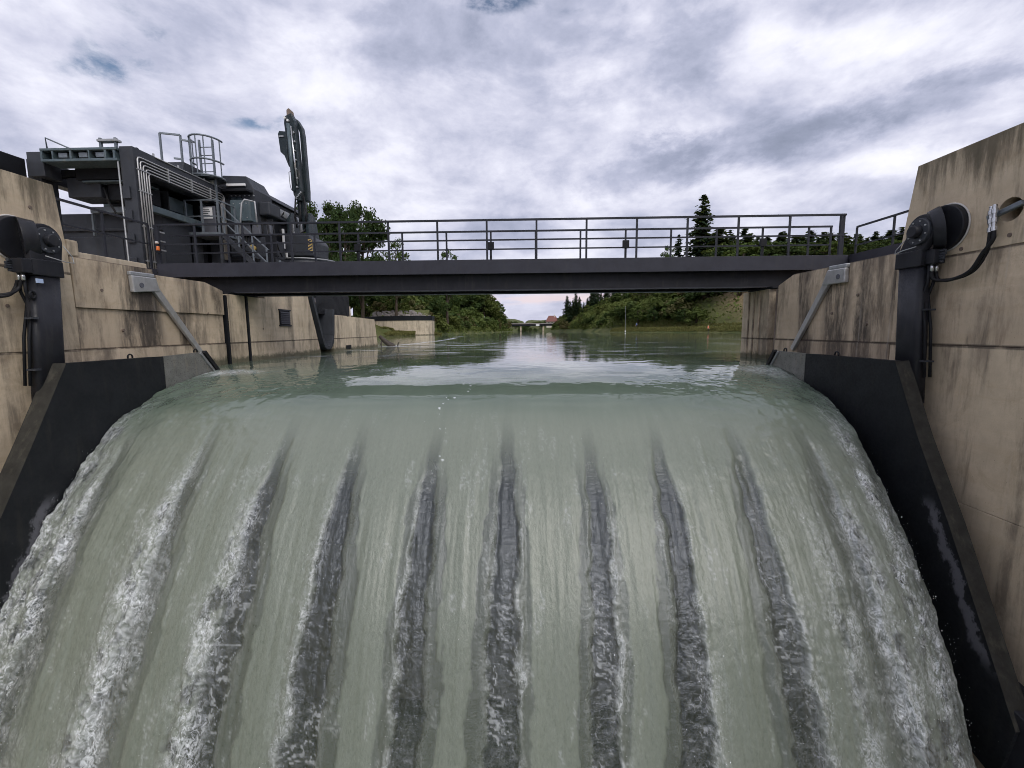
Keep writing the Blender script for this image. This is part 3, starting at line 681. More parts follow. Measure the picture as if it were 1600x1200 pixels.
# tail water and basin floor below
t = NT('tail_water'); p_ = t.pos(); n_ = t.noise(p_, 1.5, 5, .6)
M['tail_water'] = t.done(t.bsdf(t.mix(t.step(n_, .4, .65), (.2, .26, .2), (.6, .64, .62)), .3, 0, t.bump(n_, .8, .2), 1.33))
tag(MB().box(XL, XR, -30, 5.0, -8.6, -7.6).build('tailwater', 'tail_water'), 'churned water at the foot of the weir', None, None, 'structure')
tag(MB().box(XL, XR, 10.9, 13.5, -9, -3.2).build('weir_sill', 'concrete'), 'concrete sill beneath the flap gate', 'weir sill', None, 'structure')

# ------------------------------------------------------------------ concrete walls
def clip_z(poly, z0, z1):
    def half(pl, keep, zc):
        out = []
        for i in range(len(pl)):
            a, b = pl[i], pl[(i+1) % len(pl)]
            ka, kb = keep(a[1]), keep(b[1])
            if ka: out.append(a)
            if ka != kb:
                t_ = (zc-a[1])/(b[1]-a[1]); out.append((a[0]+t_*(b[0]-a[0]), zc))
        return out
    pl = half(poly, lambda z: z >= z0, z0); return half(pl, lambda z: z <= z1, z1) if pl else []
def lifts(root, poly, zs, xf, xb, mat, setback=None, mats=None):
    out = []
    for k, (a, b) in enumerate(zip(zs[:-1], zs[1:])):
        pl = clip_z(poly, a+.002, b-.002)
        pl = [q for i, q in enumerate(pl) if math.hypot(q[0]-pl[i-1][0], q[1]-pl[i-1][1]) > 1e-4]
        if len(pl) < 3: continue
        x = xf
        if setback and k in setback: x = xf + (setback[k] if xb > xf else -setback[k])
        o = MB().prism(pl, 0, x, xb).build('concrete_block', mats[k] if mats else mat, root, .009)
        out.append(o)
    return out
lw = empty('concrete_wall', (XL-.7, 8, -9), 'stained concrete side wall with slots, left of the weir', 'wall')
lifts(lw, [(1.5, -9), (8.33, -9), (8.33, 1.38), (8.31, 2.33), (8.19, 3.55), (1.5, 3.55)], [-9, -1.9, .58, 1.98, 4], XL, XL-1.6, 'concrete_pier', None, ['concrete_clean', 'concrete_clean', 'concrete_clean', 'concrete_pier'])
lifts(lw, [(8.345, -9), (12.56, -9), (12.56, 2.05), (11.88, 2.22), (10.22, 2.21), (10.2, 2.33), (8.345, 2.33)], [-9, -.9, .58, 1.38, 3], XL, XL-1.5, 'concrete', {2: .05, 1: .02}, ['concrete', 'concrete', 'concrete_stained', 'concrete_stained'])
lifts(lw, [(12.74, -9), (13.54, -9), (13.54, 1.98), (12.74, 1.98)], [-9, -.9, .58, 3], XL, XL-1.5, 'concrete')
lifts(lw, [(13.68, -9), (18.85, -9), (18.45, .0), (17.5, 2.45), (14.6, 2.45), (14.6, 1.98), (13.68, 1.98)], [-9, -.9, .58, 3], XL, XL-1.5, 'concrete')
MB().box(XL-.2, XL-1.5, 12.565, 12.735, -9, 1.95).build('groove_back', 'concrete_stained', lw)
MB().box(XL-.2, XL-1.5, 13.545, 13.675, -9, 1.95).build('groove_back', 'machine_dark', lw)
MB().box(XL-.195, XL-.012, 12.66, 12.733, -2, 1.94).build('groove_guide', 'machine_dark', lw)
MB().box(XL-.195, XL+.012, 13.60, 13.673, -2, 1.97).build('groove_guide', 'machine_dark', lw)
MB().box(XL-.1, XL-.6, 8.56, 10.18, 2.332, 2.45).build('coping', 'concrete_pale', lw, .015)
MB().box(XL-.02, XL-.6, 8.335, 8.555, 2.334, 2.64).build('end_block', 'concrete', lw, .03)
# louvred vent
lv = MB().box(XL-.01, XL+.025, 15.40, 16.08, 1.14, 1.63).build('vent', 'machine_dark', lw)
for k in range(7):
    z = 1.18+k*.063
    MB().add([(XL+.026, 15.43, z), (XL+.026, 16.05, z), (XL+.026, 16.05, z+.045), (XL+.026, 15.43, z+.045), (XL+.06, 15.43, z-.012), (XL+.06, 16.05, z-.012)], [(0, 1, 2, 3), (0, 4, 5, 1), (3, 2, 5, 4), (0, 3, 4), (1, 5, 2)]).build('slat', 'bridge_steel', lv)
for a, b in (((15.36, 1.09), (16.12, 1.14)), ((15.36, 1.63), (16.12, 1.68))): MB().box(XL-.01, XL+.05, a[0], b[0], a[1], b[1]).build('frame', 'bridge_steel', lv)

low = empty('low_concrete_wall', (XL-.5, 22.5, -9), 'low concrete wall beyond the black chute under the slatted fence', 'wall')
lifts(low, [(19.62, -9), (26.1, -9), (25.75, 0), (25.33, 1.56), (19.80, 1.62)], [-9, -.9, .58, 3], XL, XL-1.5, 'concrete')
MB().box(XL-.01, XL+.02, 21.1, 21.7, .06, .24).build('outlet', 'machine_dark', low)

rw = empty('concrete_wall', (XR+.7, 8, -9), 'stained concrete side wall with tall pier, right of the weir', 'wall')
pr = lifts(rw, [(1.5, -9), (8.66, -9), (8.66, 2.03), (8.64, 2.24), (8.41, 3.68), (1.5, 3.68)], [-9, -1.9, .58, 2.03, 4], XR, XR+1.6, 'concrete_pier', None, ['concrete_clean', 'concrete_clean', 'concrete_dirty', 'concrete_pier'])
lifts(rw, [(8.675, -9), (12.58, -9), (12.58, 2.03), (11.9, 2.25), (8.675, 2.25)], [-9, -.9, .58, 3], XR, XR+1.5, 'concrete', {2: .012}, ['concrete', 'concrete_stained_right', 'concrete_stained_right'])
lifts(rw, [(12.98, -9), (14.5, -9), (14.5, 1.98), (12.98, 1.98)], [-9, -.9, .58, 3], XR, XR+1.5, 'concrete')
MB().box(XR+.25, XR+1.5, 12.585, 12.975, -9, 1.95).build('groove_back', 'concrete_stained', rw)
MB().box(XR+.02, XR+.24, 12.60, 12.68, -2, 1.95).build('groove_guide', 'rust', rw)
for yy in (13.45, 13.75, 14.05): MB().box(XR-.03, XR+.05, yy, yy+.07, -2, 1.96).build('rib', 'concrete_stained', rw, .01)
# round opening for the hydraulic hoses in the right pier
def bore(o, p, q, r):
    c = MB().cyl(p, q, r, n=40).build('bore_cutter', 'concrete'); bpy.context.view_layer.update()
    m = o.modifiers.new('bore', 'BOOLEAN'); m.operation = 'DIFFERENCE'; m.object = c; m.solver = 'EXACT'
    dg = bpy.context.evaluated_depsgraph_get(); me = bpy.data.meshes.new_from_object(o.evaluated_get(dg))
    o.modifiers.clear(); o.data = me; bpy.data.objects.remove(c)
HOLE = (6.78, 2.53)
bore(pr[-1], (XR-.5, *HOLE), (XR+1.5, *HOLE), .165)
MB().cyl((XR+.35, *HOLE), (XR+1.45, *HOLE), .163, n=32).build('bore_shade', 'machine_dark', rw)  # dark filler inside the bore, painted shade for the depth of the hole

# steel seal strips bolted to both walls
def seal_strip(side, pts, hole):
    x0 = XL+.002 if side < 0 else XR-.002
    d = 1 if side < 0 else -1
    e = empty('bracket_plate', (x0, pts[0][0], 0), ('left' if side < 0 else 'right') + ' stainless bracket with slanting bar fixed to the concrete wall', 'bracket')
    (a, b, c, dd, bar0, bar1) = pts
    MB().prism([a, b, c, dd], 0, x0, x0+d*.10).build('plate', 'stainless', e, .02)
    MB().prism([(a[0], a[1]+.003), (b[0], b[1]+.003), (b[0], b[1]+.09), (a[0], a[1]+.09)], 0, x0-d*.05, x0+d*.07).build('cap', 'galv', e, .02)
    v = Vector((0, bar1[0]-bar0[0], bar1[1]-bar0[1])).normalized(); n = Vector((0, -v.z, v.y))*.085
    p0, p1 = Vector((0, *bar0)), Vector((0, *bar1))
    q = [p0+n, p0-n, p1-n*.75, p1+n*.75]
    MB().prism([(k.y, k.z) for k in q], 0, x0, x0+d*.075).build('bar', 'stainless', e, .012)
    MB().cyl((x0+d*.09, *hole), (x0+d*.112, *hole), .055, n=20).build('bolt', 'machine_grey', e)
seal_strip(-1, [(9.53, 2.12), (10.17, 2.13), (10.26, 1.84), (9.55, 1.76), (10.14, 1.92), (11.45, .36)], (9.75, 1.93))
seal_strip(1, [(9.90, 2.15), (10.46, 2.16), (10.62, 1.84), (9.88, 1.84), (10.48, 1.92), (11.66, .34)], (10.08, 1.98))

# black steel chute let into the wall end
ch = empty('chute', (XL-.4, 18.6, -.1), 'black U-shaped steel chute set between the concrete walls', 'chute')
def u_poly(off):
    pts = [(17.56+off, 2.60), (18.48+off*.9, .56+off*.3)]
    for k in range(9):
        a = math.pi*(1+.16) + k/8*math.pi*.8
        pts.append((19.05+(.56-off)*math.cos(a), .62+(.50-off)*math.sin(a)))
    pts += [(19.66-off, .74), (19.80-off, 1.86)]
    return pts
o_, i_ = u_poly(0), u_poly(.17)
MB().prism(o_ + i_[::-1], 0, XL+.09, XL-1.45).build('lining', 'machine', ch, .01)
MB().prism([(a, b) for a, b in i_[1:-1]] + [(19.62, 1.80), (18.05, 1.80)], 0, XL-.55, XL-.62).build('stop_plate', 'machine_dark', ch)
MB().box(XL-.54, XL-.45, 17.98, 19.62, 1.74, 1.82).build('lip', 'galv_dark', ch)
# slatted fence on the low wall
fe = empty('slatted_fence', (XL-.3, 20.6, 1.62), 'black vertical-slat fence on top of the low concrete wall', 'fence')
MB().box(XL-.34, XL-.30, 19.9, 22.4, 1.66, 1.70).build('bottom_rail', 'black_steel', fe)
MB().box(XL-.34, XL-.30, 18.85, 22.4, 2.58, 2.62).build('top_rail', 'black_steel', fe)
s0 = MB().box(XL-.31, XL-.27, 18.85, 18.91, 1.66, 2.60).build('slat', 'black_steel', fe)
for k in range(1, 36): copy_part(s0, fe, (0, k*.1, 0))
for yy in (18.83, 20.6, 22.4): MB().box(XL-.40, XL-.34, yy, yy+.06, 1.63, 2.64).build('post', 'black_steel', fe)
# platforms behind the walls (hidden ground of the power station)
tag(MB().box(-44, XL-1.6, -30, 26.0, -9.2, 2.33).build('left_platform', 'concrete_pale'), 'paved operating platform left of the weir', None, None, 'structure')
tag(MB().box(XR+1.6, 60, -30, 14.5, -9.2, 2.2).build('right_platform', 'concrete_pale'), 'paved platform right of the weir', None, None, 'structure')

# ------------------------------------------------------------------ flap gate with side shields
fg = empty('flap_gate', (0, 11, -3.2), 'black steel flap gate with tall side shields holding the falling water', 'weir gate')
sk = [(11.2, -.5), (10.4, -.53), (9.6, -.62), (8.9, -.80), (8.3, -1.05), (7.8, -1.38), (7.6, -1.6), (7.7, -1.7), (8.2, -2.0), (9.4, -3.1), (10.9, -4.6), (11.6, -4.6), (11.6, -.7)]
MB().prism([q for q in sk if q[0] > 8.85], 0, -7.84, 6.28).build('skin', 'shield_steel', fg)
MB().prism([(8.84, -.82)]+[q for q in sk if q[0] < 8.85 and q != (8.9, -.80)]+[(8.84, -2.6)], 0, -7.5, 5.55).build('lip', 'shield_steel', fg)
for k, xc in enumerate(BANDS):
    MB().prism([(8.1, -1.20), (7.6, -1.60), (7.46, -1.40), (7.9, -.95)], 0, xc-.06, xc+.06).build('flow_splitter', 'black_steel', fg)
def shield(side):
    if side > 0:
        x = 6.32; xo = XR-.04
        top = [(10.2, .31), (7.78, .31)]; inner = [(7.21, -.86), (6.55, -2.02), (5.71, -3.65), (5.36, -4.33)]
        up = [(10.215, .31), (11.38, .32), (11.74, -.16), (11.5, -.9), (10.215, -.9)]
        cut = [(5.5, -5.2), (6.6, -4.9), (8.2, -3.0), (9.3, -1.9), (10.2, -1.4)]
        eyes = (9.25, 11.05)
    else:
        x = -7.88; xo = XL+.04
        top = [(9.53, .38), (7.46, .38)]; inner = [(6.78, -.86), (6.12, -2.02), (5.26, -3.65), (4.92, -4.33)]
        up = [(9.545, .38), (10.75, .42), (11.28, -.18), (11.1, -.9), (9.545, -.9)]
        cut = [(5.1, -5.2), (6.2, -4.9), (7.8, -3.0), (8.8, -1.9), (9.53, -1.4)]
        eyes = (8.75, 10.55)
    s = side
    sh = MB().prism(top + inner + cut, 0, x, x+s*.05).build('side_shield', 'shield_paint', fg)
    fl = MB(); xf = x+s*(.25 if s > 0 else .32)
    a = [top[1]] + inner; b = a
    for (p, q), (p2, q2) in zip(zip(a[:-1], b[:-1]), zip(a[1:], b[1:])):
        th = .03
        vs = [(x+s*.002, p[0]-.002, p[1]), (xf, q[0]-.002, q[1]), (xf, q2[0]-.002, q2[1]), (x+s*.002, p2[0]-.002, p2[1])]
        vs += [(vx, vy+th, vz) for vx, vy, vz in vs]
        fl.add(vs, [(0, 1, 2, 3), (7, 6, 5, 4), (0, 4, 5, 1), (1, 5, 6, 2), (2, 6, 7, 3), (3, 7, 4, 0)])
    fl.build('flange', 'shield_flange', sh)
    MB().box(min(x+s*.052, xf), max(x+s*.052, xf), top[1][0]+.04, top[0][0], top[0][1]-.05, top[0][1]-.01).build('top_flange', 'shield_steel', sh)
    ue = MB().prism(up, 0, x+s*.004, x+s*.046).build('end_plate', 'wet_steel', fg)
    e0, e1 = up[1], up[2]
    MB().bar((x-s*.02, e0[0], e0[1]), (x-s*.02, e1[0], e1[1]), .09, .10, (1, 0, 0)).build('seal_strip', 'hose', ue)
    MB().bar((x-s*.01, e0[0]-.10, e0[1]-.02), (x-s*.01, e1[0]-.10, e1[1]), .05, .04, (1, 0, 0)).build('clamp_bar', 'galv', ue)
    MB().prism([(e1[0]+.02, e1[1]-.02), (e1[0]-.62, e1[1]-.02), (e1[0]-.75, e1[1]-.10), (e1[0]-.5, e1[1]-.2), (e1[0]+.02, e1[1]-.16)], 0, x-s*.08, x+s*.0).build('corner_seal', 'rust', ue)
    for ey in eyes:
        zz = top[0][1] if ey < up[0][0] else e0[1]-.01
        m = MB(); pts = [(x+s*.03, ey+.055*math.cos(q), zz+.03+.055*math.sin(q)) for q in np.linspace(-.4, math.pi+.4, 11)]
        m.tube(pts, .016, 6).build('lifting_eye', 'machine_dark', sh, smooth=True)
    # hinge bracket at the foot
    hb = MB().prism([(inner[2][0]+.35, inner[2][1]-.35), (inner[2][0]-.4, inner[2][1]-.5), (inner[2][0]-.7, inner[2][1]-1.2), (inner[2][0]-.1, inner[2][1]-1.5), (inner[2][0]+.8, inner[2][1]-1.0)], 0, x+s*.06, xo).build('hinge_bracket', 'black_steel', fg, .02)
    for dy, dz in ((-.45, -.62), (-.6, -1.1), (-.15, -.5)):
        p = (x+s*.3, inner[2][0]+dy-.02, inner[2][1]+dz)
        MB().cyl(p, (p[0], p[1]-.06, p[2]+.01), .03, n=10).build('bolt', 'galv', hb)
shield(1); shield(-1)

# ------------------------------------------------------------------ hydraulic cylinders
def cylinder(side):
    s = side
    if s > 0: xw = XR; cy, cz = 7.72, 2.48; dy, dz = 7.80, 2.44; y1, zt = 7.99, 2.15; lean = -.075; name = 'right'
    else: xw = XL; cy, cz = 7.44, 2.46; dy, dz = 7.60, 2.46; y1, zt = 7.58, 2.13; lean = -.08; name = 'left'
    e = empty('hydraulic_cylinder', (xw-s*.35, y1, -.2), f'black hydraulic gate cylinder hanging from the {name} pier', 'hydraulic cylinder')
    xd = xw-s*.40
    dr = MB().cyl((xw+s*.01, cy, cz), (xw-s*.10, cy, cz-.005), .36, .36, 48)
    dr.cyl((xw-s*.10, cy, cz-.005), (xw-s*.22, dy+.0, dz+.01), .36, .31, 48).build('trunnion_drum', 'black_steel', e, .01, True)
    m = MB(); ring = [(xw-s*.012, cy+.372*math.cos(q), cz+.372*math.sin(q)) for q in np.linspace(0, 2*math.pi, 49)]
    m.tube(ring, .014, 6).build('sealant_ring', 'sealant', e, smooth=True)
    MB().cyl((xw-s*.215, dy, dz), (xw-s*.27, dy, dz), .24, .23, 40).build('collar', 'machine', e, .008, True)
    # clevis: rounded plate carrying the pin
    pl = [(dy+.275*math.cos(q), dz+.275*math.sin(q)) for q in np.linspace(-.15, math.pi+.15, 25)]
    pl += [(y1-.26, zt-.05), (y1+.24, zt-.05)]
    MB().prism(pl, 0, xw-s*.268, xd+s*.03).build('clevis', 'black_steel', e, .015)
    pc = MB().cyl((xd+s*.035, dy, dz), (xd-s*.02, dy, dz), .215, .21, 40).build('pin_cover', 'machine', e, .006, True)
    MB().cyl((xd-s*.02, dy, dz), (xd-s*.12, dy, dz), .105, .095, 28).build('pin_boss', 'black_steel', pc, .01, True)
    for k in range(8):
        a = k*math.pi/4+.3; p = (xd-s*.015, dy+.17*math.cos(a), dz+.17*math.sin(a))
        MB().cyl(p, (p[0]-s*.018, p[1], p[2]), .014, n=8).build('bolt', 'galv', pc)
    x0, x1 = sorted((xd+s*.03, xw-s*.14))
    MB().box(x0-.015, x1+.015, y1-.265, y1+.25, zt-.27, zt).build('head_block', 'black_steel', e, .015)
    # body leaning a little downstream, rounded rectangular barrel
    yb = y1+lean*2.0; zb = -.40; zc = zt-.272
    def ring_(yc, zz, hw, hx):
        pts = []
        for cxs, cys, a0 in ((1, 1, 0), (-1, 1, 90), (-1, -1, 180), (1, -1, 270)):
            for k in range(5):
                a = R(a0+k*22.5); r_ = .07
                pts.append(((x0+x1)/2+cxs*(hx-r_)+r_*math.cos(a), yc+cys*(hw-r_)+r_*math.sin(a), zz))
        return pts
    m = MB(); A = ring_(y1-.01, zc, .235, (x1-x0)/2-.01); B = ring_(yb, zb, .235, (x1-x0)/2-.01); n = len(A)
    m.add(A+B, [(i, (i+1) % n, n+(i+1) % n, n+i) for i in range(n)] + [tuple(range(n)), tuple(range(n, 2*n))])
    m.build('barrel', 'black_steel', e, 0, True)
    yf = y1-.26
    # valve block, pipes and fittings at the downstream side
    vb = MB().box(x0+.06, x1+.02, yf-.16, yf-.005, zt-.25, zt-.02).build('valve_block', 'black_steel', e, .012)
    for k in range(5):
        p = ((x0+x1)/2+.05*s, yf-.16, zt-.06-k*.04); MB().cyl(p, (p[0]+random.uniform(-.02, .02), p[1]-random.uniform(.04, .09), p[2]), .022, n=10).build('fitting', 'machine', vb)
    xp = x0+.10 if s > 0 else x1-.10
    for k, xo_ in enumerate((0, .09)):
        xx = (xp+xo_) if s > 0 else (xp-xo_)
        pts = [(xx, yf-.05, zt-.26), (xx, yf-.05, zt-.55), (xx, yf+.0+.02, zt-.75), (xx, yf+lean*1.2, zt-1.3), (xx, yf+lean*2.2+.0, zt-2.1)]
        MB().tube(pts, .022, 8).build('oil_pipe', 'machine_dark', e, smooth=True)
    for zz in (zt-1.0, zt-1.85): MB().box(min(xp-.03, xp+.13), max(xp-.03, xp+.13), yf+lean*(zt-zz)-.03, yf+lean*(zt-zz)+.06, zz, zz+.03).build('pipe_clamp', 'machine', e)
    for k in range(2):
        xx = xp+.02+k*.07*s; MB().cyl((xx, yf-.08, zt-.25), (xx, yf-.08, zt-.37), .028, n=12).build('hose_fitting', 'chrome', e, 0, True)
    # grease line
    gx = xd-s*.03
    pts = [(gx, dy+.24, dz-.22), (gx-s*.05, dy+.10, dz-.25), (gx-s*.03, dy-.05, dz-.24)]
    if s < 0: pts = [(gx+.0, dy-.1, dz-.27), (gx+.04, dy+.2, dz-.33), (gx+.04, dy+.34, dz-.33), (gx+.03, dy+.33, dz-.22), (gx, dy+.22, dz-.05)]
    else: pts = [(gx, dy-.02, dz-.24), (gx-.03, dy+.22, dz-.27), (gx-.03, dy+.36, dz-.30), (gx-.02, dy+.36, dz-.24), (gx, dy+.22, dz-.1)]
    MB().tube(pts, .008, 6).build('grease_line', 'galv', e, smooth=True)
    if s < 0:
        MB().box(xd-.012, xd+.012, y1-.245, y1-.235+.09, zt-.40, zt-.33).build('name_tag', 'blue_tag', e)
        q = [(xd-.05, yf-.03+.04*math.cos(a), zt-.60+.06*math.sin(a)) for a in np.linspace(0, 2*math.pi, 15)]
        MB().tube(q, .02, 6).build('lifting_eye', 'machine_dark', e, smooth=True)
    return xp, yf, zt
rx, ry, rz_ = cylinder(1)
lx, ly, lz = cylinder(-1)
# hose pair from the right cylinder to the hole in the pier, with bracket and couplings
hs = empty('hydraulic_hose_set', (XR-.1, 6.9, 1.6), 'pair of black hydraulic hoses with chrome couplings hanging on the right pier', 'hose')
for k in range(2):
    hx = XR-.08-k*.05
    P = [(rx+.02+k*.07, ry-.08, rz_-.37), (rx+.05+k*.07, ry-.1, rz_-.50), (hx-.03, 7.42-k*.02, 1.63-k*.01), (hx, 7.14, 1.72), (hx, 6.98, 1.95), (hx, 6.95-k*.10, 2.12), (hx, 6.95-k*.10, 2.26)]
    # Catmull-Rom smoothing
    pts = []
    V = [Vector(p) for p in P]
    for i in range(len(V)-1):
        a, b, c, d = V[max(i-1, 0)], V[i], V[i+1], V[min(i+2, len(V)-1)]
        for u in np.linspace(0, 1, 8, endpoint=False): pts.append(.5*((2*b)+(c-a)*u+(2*a-5*b+4*c-d)*u*u+(3*b-a-3*c+d)*u**3))
    pts.append(V[-1])
    MB().tube(pts, .026, 10).build('hose', 'hose', hs, smooth=True)
    m = MB(); yk = 6.95-k*.10; z = 2.25; 
    for j in range(6):
        r_ = .038 if j % 2 == 0 else .026; m.cyl((hx, yk+j*.004, z), (hx, yk+j*.004+.003, z+.062), r_, n=12); z += .062
    m.build('coupling', 'chrome', hs)
MB().bar((XR-.06, 7.02, 2.46), (XR-.02, 6.60, 2.58), .07, .07).build('support_channel', 'galv_dark', hs, .01)
MB().bar((XR+.1, 6.86, 2.60), (XR+.4, 6.74, 2.62), .05, .05).build('pipe_stub', 'galv_dark', hs)
hl = empty('hydraulic_hose_set', (XL+.1, 6.6, 1.6), 'black hydraulic hose loop on the left pier at the picture edge', 'hose')
for k in range(2):
    V = [Vector(p) for p in [(lx-.02-k*.06, ly-.08, lz-.37), (lx-.06-k*.06, ly-.1, lz-.50), (XL+.2, ly-.25, 1.53-k*.02), (XL+.1, ly-.45, 1.50-k*.02), (XL+.08, ly-.85, 1.58), (XL+.08, ly-1.2, 1.95)]]
    pts = []
    for i in range(len(V)-1):
        a, b, c, d = V[max(i-1, 0)], V[i], V[i+1], V[min(i+2, len(V)-1)]
        for u in np.linspace(0, 1, 8, endpoint=False): pts.append(.5*((2*b)+(c-a)*u+(2*a-5*b+4*c-d)*u*u+(3*b-a-3*c+d)*u**3))
    MB().tube(pts, .026, 10).build('hose', 'hose', hl, smooth=True)
# form-tie plugs in the wall faces
for x_, d_, rt, spots in ((XR, -1, rw, ((6.75, 2.17), (7.45, 2.10), (6.2, .95), (9.3, .95), (10.35, 1.2), (11.2, 1.1), (9.6, 1.55))), (XL, 1, lw, ((7.75, 3.05), (7.2, 1.35), (9.3, .95), (10.9, 1.0), (14.4, 1.0), (11.9, 1.4), (8.9, 1.75)))):
    for yy, zz in spots: MB().cyl((x_-d_*.02, yy, zz), (x_+d_*.012, yy, zz), .035, .028, n=14).build('tie_plug', 'rust', rt)

# ------------------------------------------------------------------ footbridge
BY0, BY1, ZD = 12.81, 14.34, 2.86
br = empty('footbridge', (-.8, 13.57, 2.0), 'dark steel footbridge with railings crossing above the weir', 'bridge')
MB().box(-10.5, 8.9, BY0+.03, BY1-.03, 2.72, ZD-.004).build('deck', 'bridge_steel', br)
MB().box(-10.5, 8.9, BY0, BY0+.026, 2.47, ZD).build('fascia', 'bridge_steel', br, .004)
MB().box(-10.5, 8.9, BY1-.026, BY1, 2.47, ZD).build('fascia', 'bridge_steel', br, .004)
MB().box(-10.3, 8.7, BY0+.30, BY0+.33, 2.055, 2.715).build('girder', 'black_steel', br)  # near girder in a darker steel: shade below the deck put into its colour
MB().box(-10.3, 8.7, BY1-.13, BY1-.10, 2.04, 2.715).build('girder', 'bridge_steel', br)
MB().box(-8.44, 6.88, BY0+.22, BY0+.42, 2.028, 2.053).build('bottom_flange', 'bridge_steel', br)
MB().box(-8.44, 6.88, BY1-.20, BY1-.04, 2.012, 2.037).build('bottom_flange', 'galv_dark', br)
for k in range(11):
    x = -8+k*1.45; MB().box(x-.04, x+.04, BY0+.34, BY1-.14, 2.25, 2.70).build('cross_beam', 'bridge_steel', br)
MB().box(-10.3, -8.50, BY0+.06, BY1-.06, 1.99, 2.03).build('bearing_plate', 'machine_dark', br)
MB().box(6.94, 8.7, BY0+.06, BY1-.06, 1.99, 2.03).build('bearing_plate', 'machine_dark', br)
POSTX = [-10.44]+[-9.35+1.387*k for k in range(14)]
def railing(y, x0, x1, posts, parent, end=True):
    r = MB().bar((x0, y, 3.935), (x1, y, 3.935), .055, .05).build('railing', 'rail_steel', parent)
    MB().bar((x0, y, 3.395), (x1, y, 3.395), .035, .04).build('mid_rail', 'rail_steel', r)
    p0 = None
    for x in posts:
        if p0 is None:
            p0 = MB().box(posts[0]-.026, posts[0]+.026, y-.02, y+.02, 2.6, 3.91).build('post', 'rail_steel', r); x00 = x
        else: copy_part(p0, r, (x-x00, 0, 0))
    return r
rn = railing(BY0+.05, -10.47, 8.79, POSTX, br)
MB().box(8.70, 8.80, BY0+.08, BY0+.17, 2.5, 3.96).build('end_post', 'rail_steel', rn)
MB().box(-10.56, -10.46, BY0+.08, BY0+.17, 2.5, 3.96).build('end_post', 'rail_steel', rn)
rf = railing(BY1-.05, -11.2, 9.38, [x+.01 for x in POSTX[1:]]+[9.35], br)
for k, x in enumerate((-5.19, -1.02, 3.14, 7.30)):
    b = MB().box(x-.10, x+.10, BY1-.15, BY1-.075, 3.36, 3.60)
    b = b.build('lamp_box', 'machine_dark', rf, .012)
    MB().box(x-.03, x+.03, BY1-.12, BY1-.08, 2.62, 3.36).build('conduit', 'machine_dark', b)
# landings and their railings
def side_rail(name, x, ya, yb, label, base=2.6):
    e = empty(name, (x, (ya+yb)/2, base), label, 'railing')
    MB().bar((x, ya, 3.935), (x, yb, 3.935), .055, .05).build('top_rail', 'rail_steel', e)
    MB().bar((x, ya, 3.39), (x, yb, 3.39), .035, .04).build('mid_rail', 'rail_steel', e)
    n = int(round(abs(yb-ya)/1.4)); p0 = None
    for k in range(n+1):
        y = ya+(yb-ya)*k/n
        if p0 is None: p0 = MB().box(x-.02, x+.02, y-.026, y+.026, base, 3.91).build('post', 'rail_steel', e); y00 = y
        else: copy_part(p0, e, (0, y-y00, 0))
    return e
side_rail('railing', -10.6, 12.75, 4.4, 'dark steel railing on the left landing in front of the machine')
side_rail('railing', 10.2, 14.4, 7.4, 'dark steel railing on the right landing beside the pier')
ll = empty('landing', (-11.3, 9, 2.33), 'dark steel walkway landing at the left end of the footbridge', 'landing')
MB().box(-11.6, -10.52, 4.2, 12.78, 2.46, 2.60).build('deck', 'bridge_steel', ll)
MB().box(-10.52, -10.48, 4.2, 12.78, 2.334, 2.70).build('edge_beam', 'bridge_steel', ll)
rl = empty('landing', (9.6, 11, 2.2), 'dark steel walkway landing at the right end of the footbridge', 'landing')
MB().box(8.94, 10.4, 7.0, 14.34, 2.5, 2.84).build('deck', 'bridge_steel', rl)
MB().box(8.905, 8.935, 7.0, 12.78, 2.45, 2.86).build('edge_beam', 'bridge_steel', rl)
for yy in (8, 11, 14): MB().box(9.5, 9.7, yy, yy+.2, 2.2, 2.5).build('support', 'bridge_steel', rl)

# ------------------------------------------------------------------ rack cleaning machine on the left platform
mc = empty('rack_cleaning_machine', (-12.4, 16.5, 2.33), 'big dark rack cleaning machine with portal, ladder cage and upright excavator arm', 'machine')
def bx(name, mat, x0, x1, y0, y1, z0, z1, parent=mc, bevel=.012): return MB().box(x0, x1, y0, y1, z0, z1).build(name, mat, parent, bevel)
FX = -11.2
pf = MB().prism([(13.2, 2.4), (13.68, 2.4), (13.68, 5.56), (16.72, 5.56), (16.72, 2.4), (17.2, 2.4), (17.2, 6.22), (13.2, 6.22)], 0, FX-.4, FX).build('portal_frame', 'machine', mc, .02)
MB().prism([(13.4, 2.4), (13.88, 2.4), (13.88, 5.4), (16.72, 5.4), (16.72, 2.4), (17.2, 2.4), (17.2, 6.0), (13.4, 6.0)], 0, -14.6, -14.2).build('portal_frame', 'machine', mc, .02)
bx('end_block', 'machine', -14.40, -13.92, 13.25, 13.75, 5.45, 6.13)
bx('cross_beam', 'machine_dark', -13.5, -11.61, 13.75, 14.05, 5.50, 5.98)
bx('cross_beam', 'machine_dark', -14.2, -13.505, 13.75, 14.05, 5.62, 5.80)
bx('cross_beam', 'machine_dark', -14.2, -11.61, 16.75, 17.1, 5.5, 5.95)
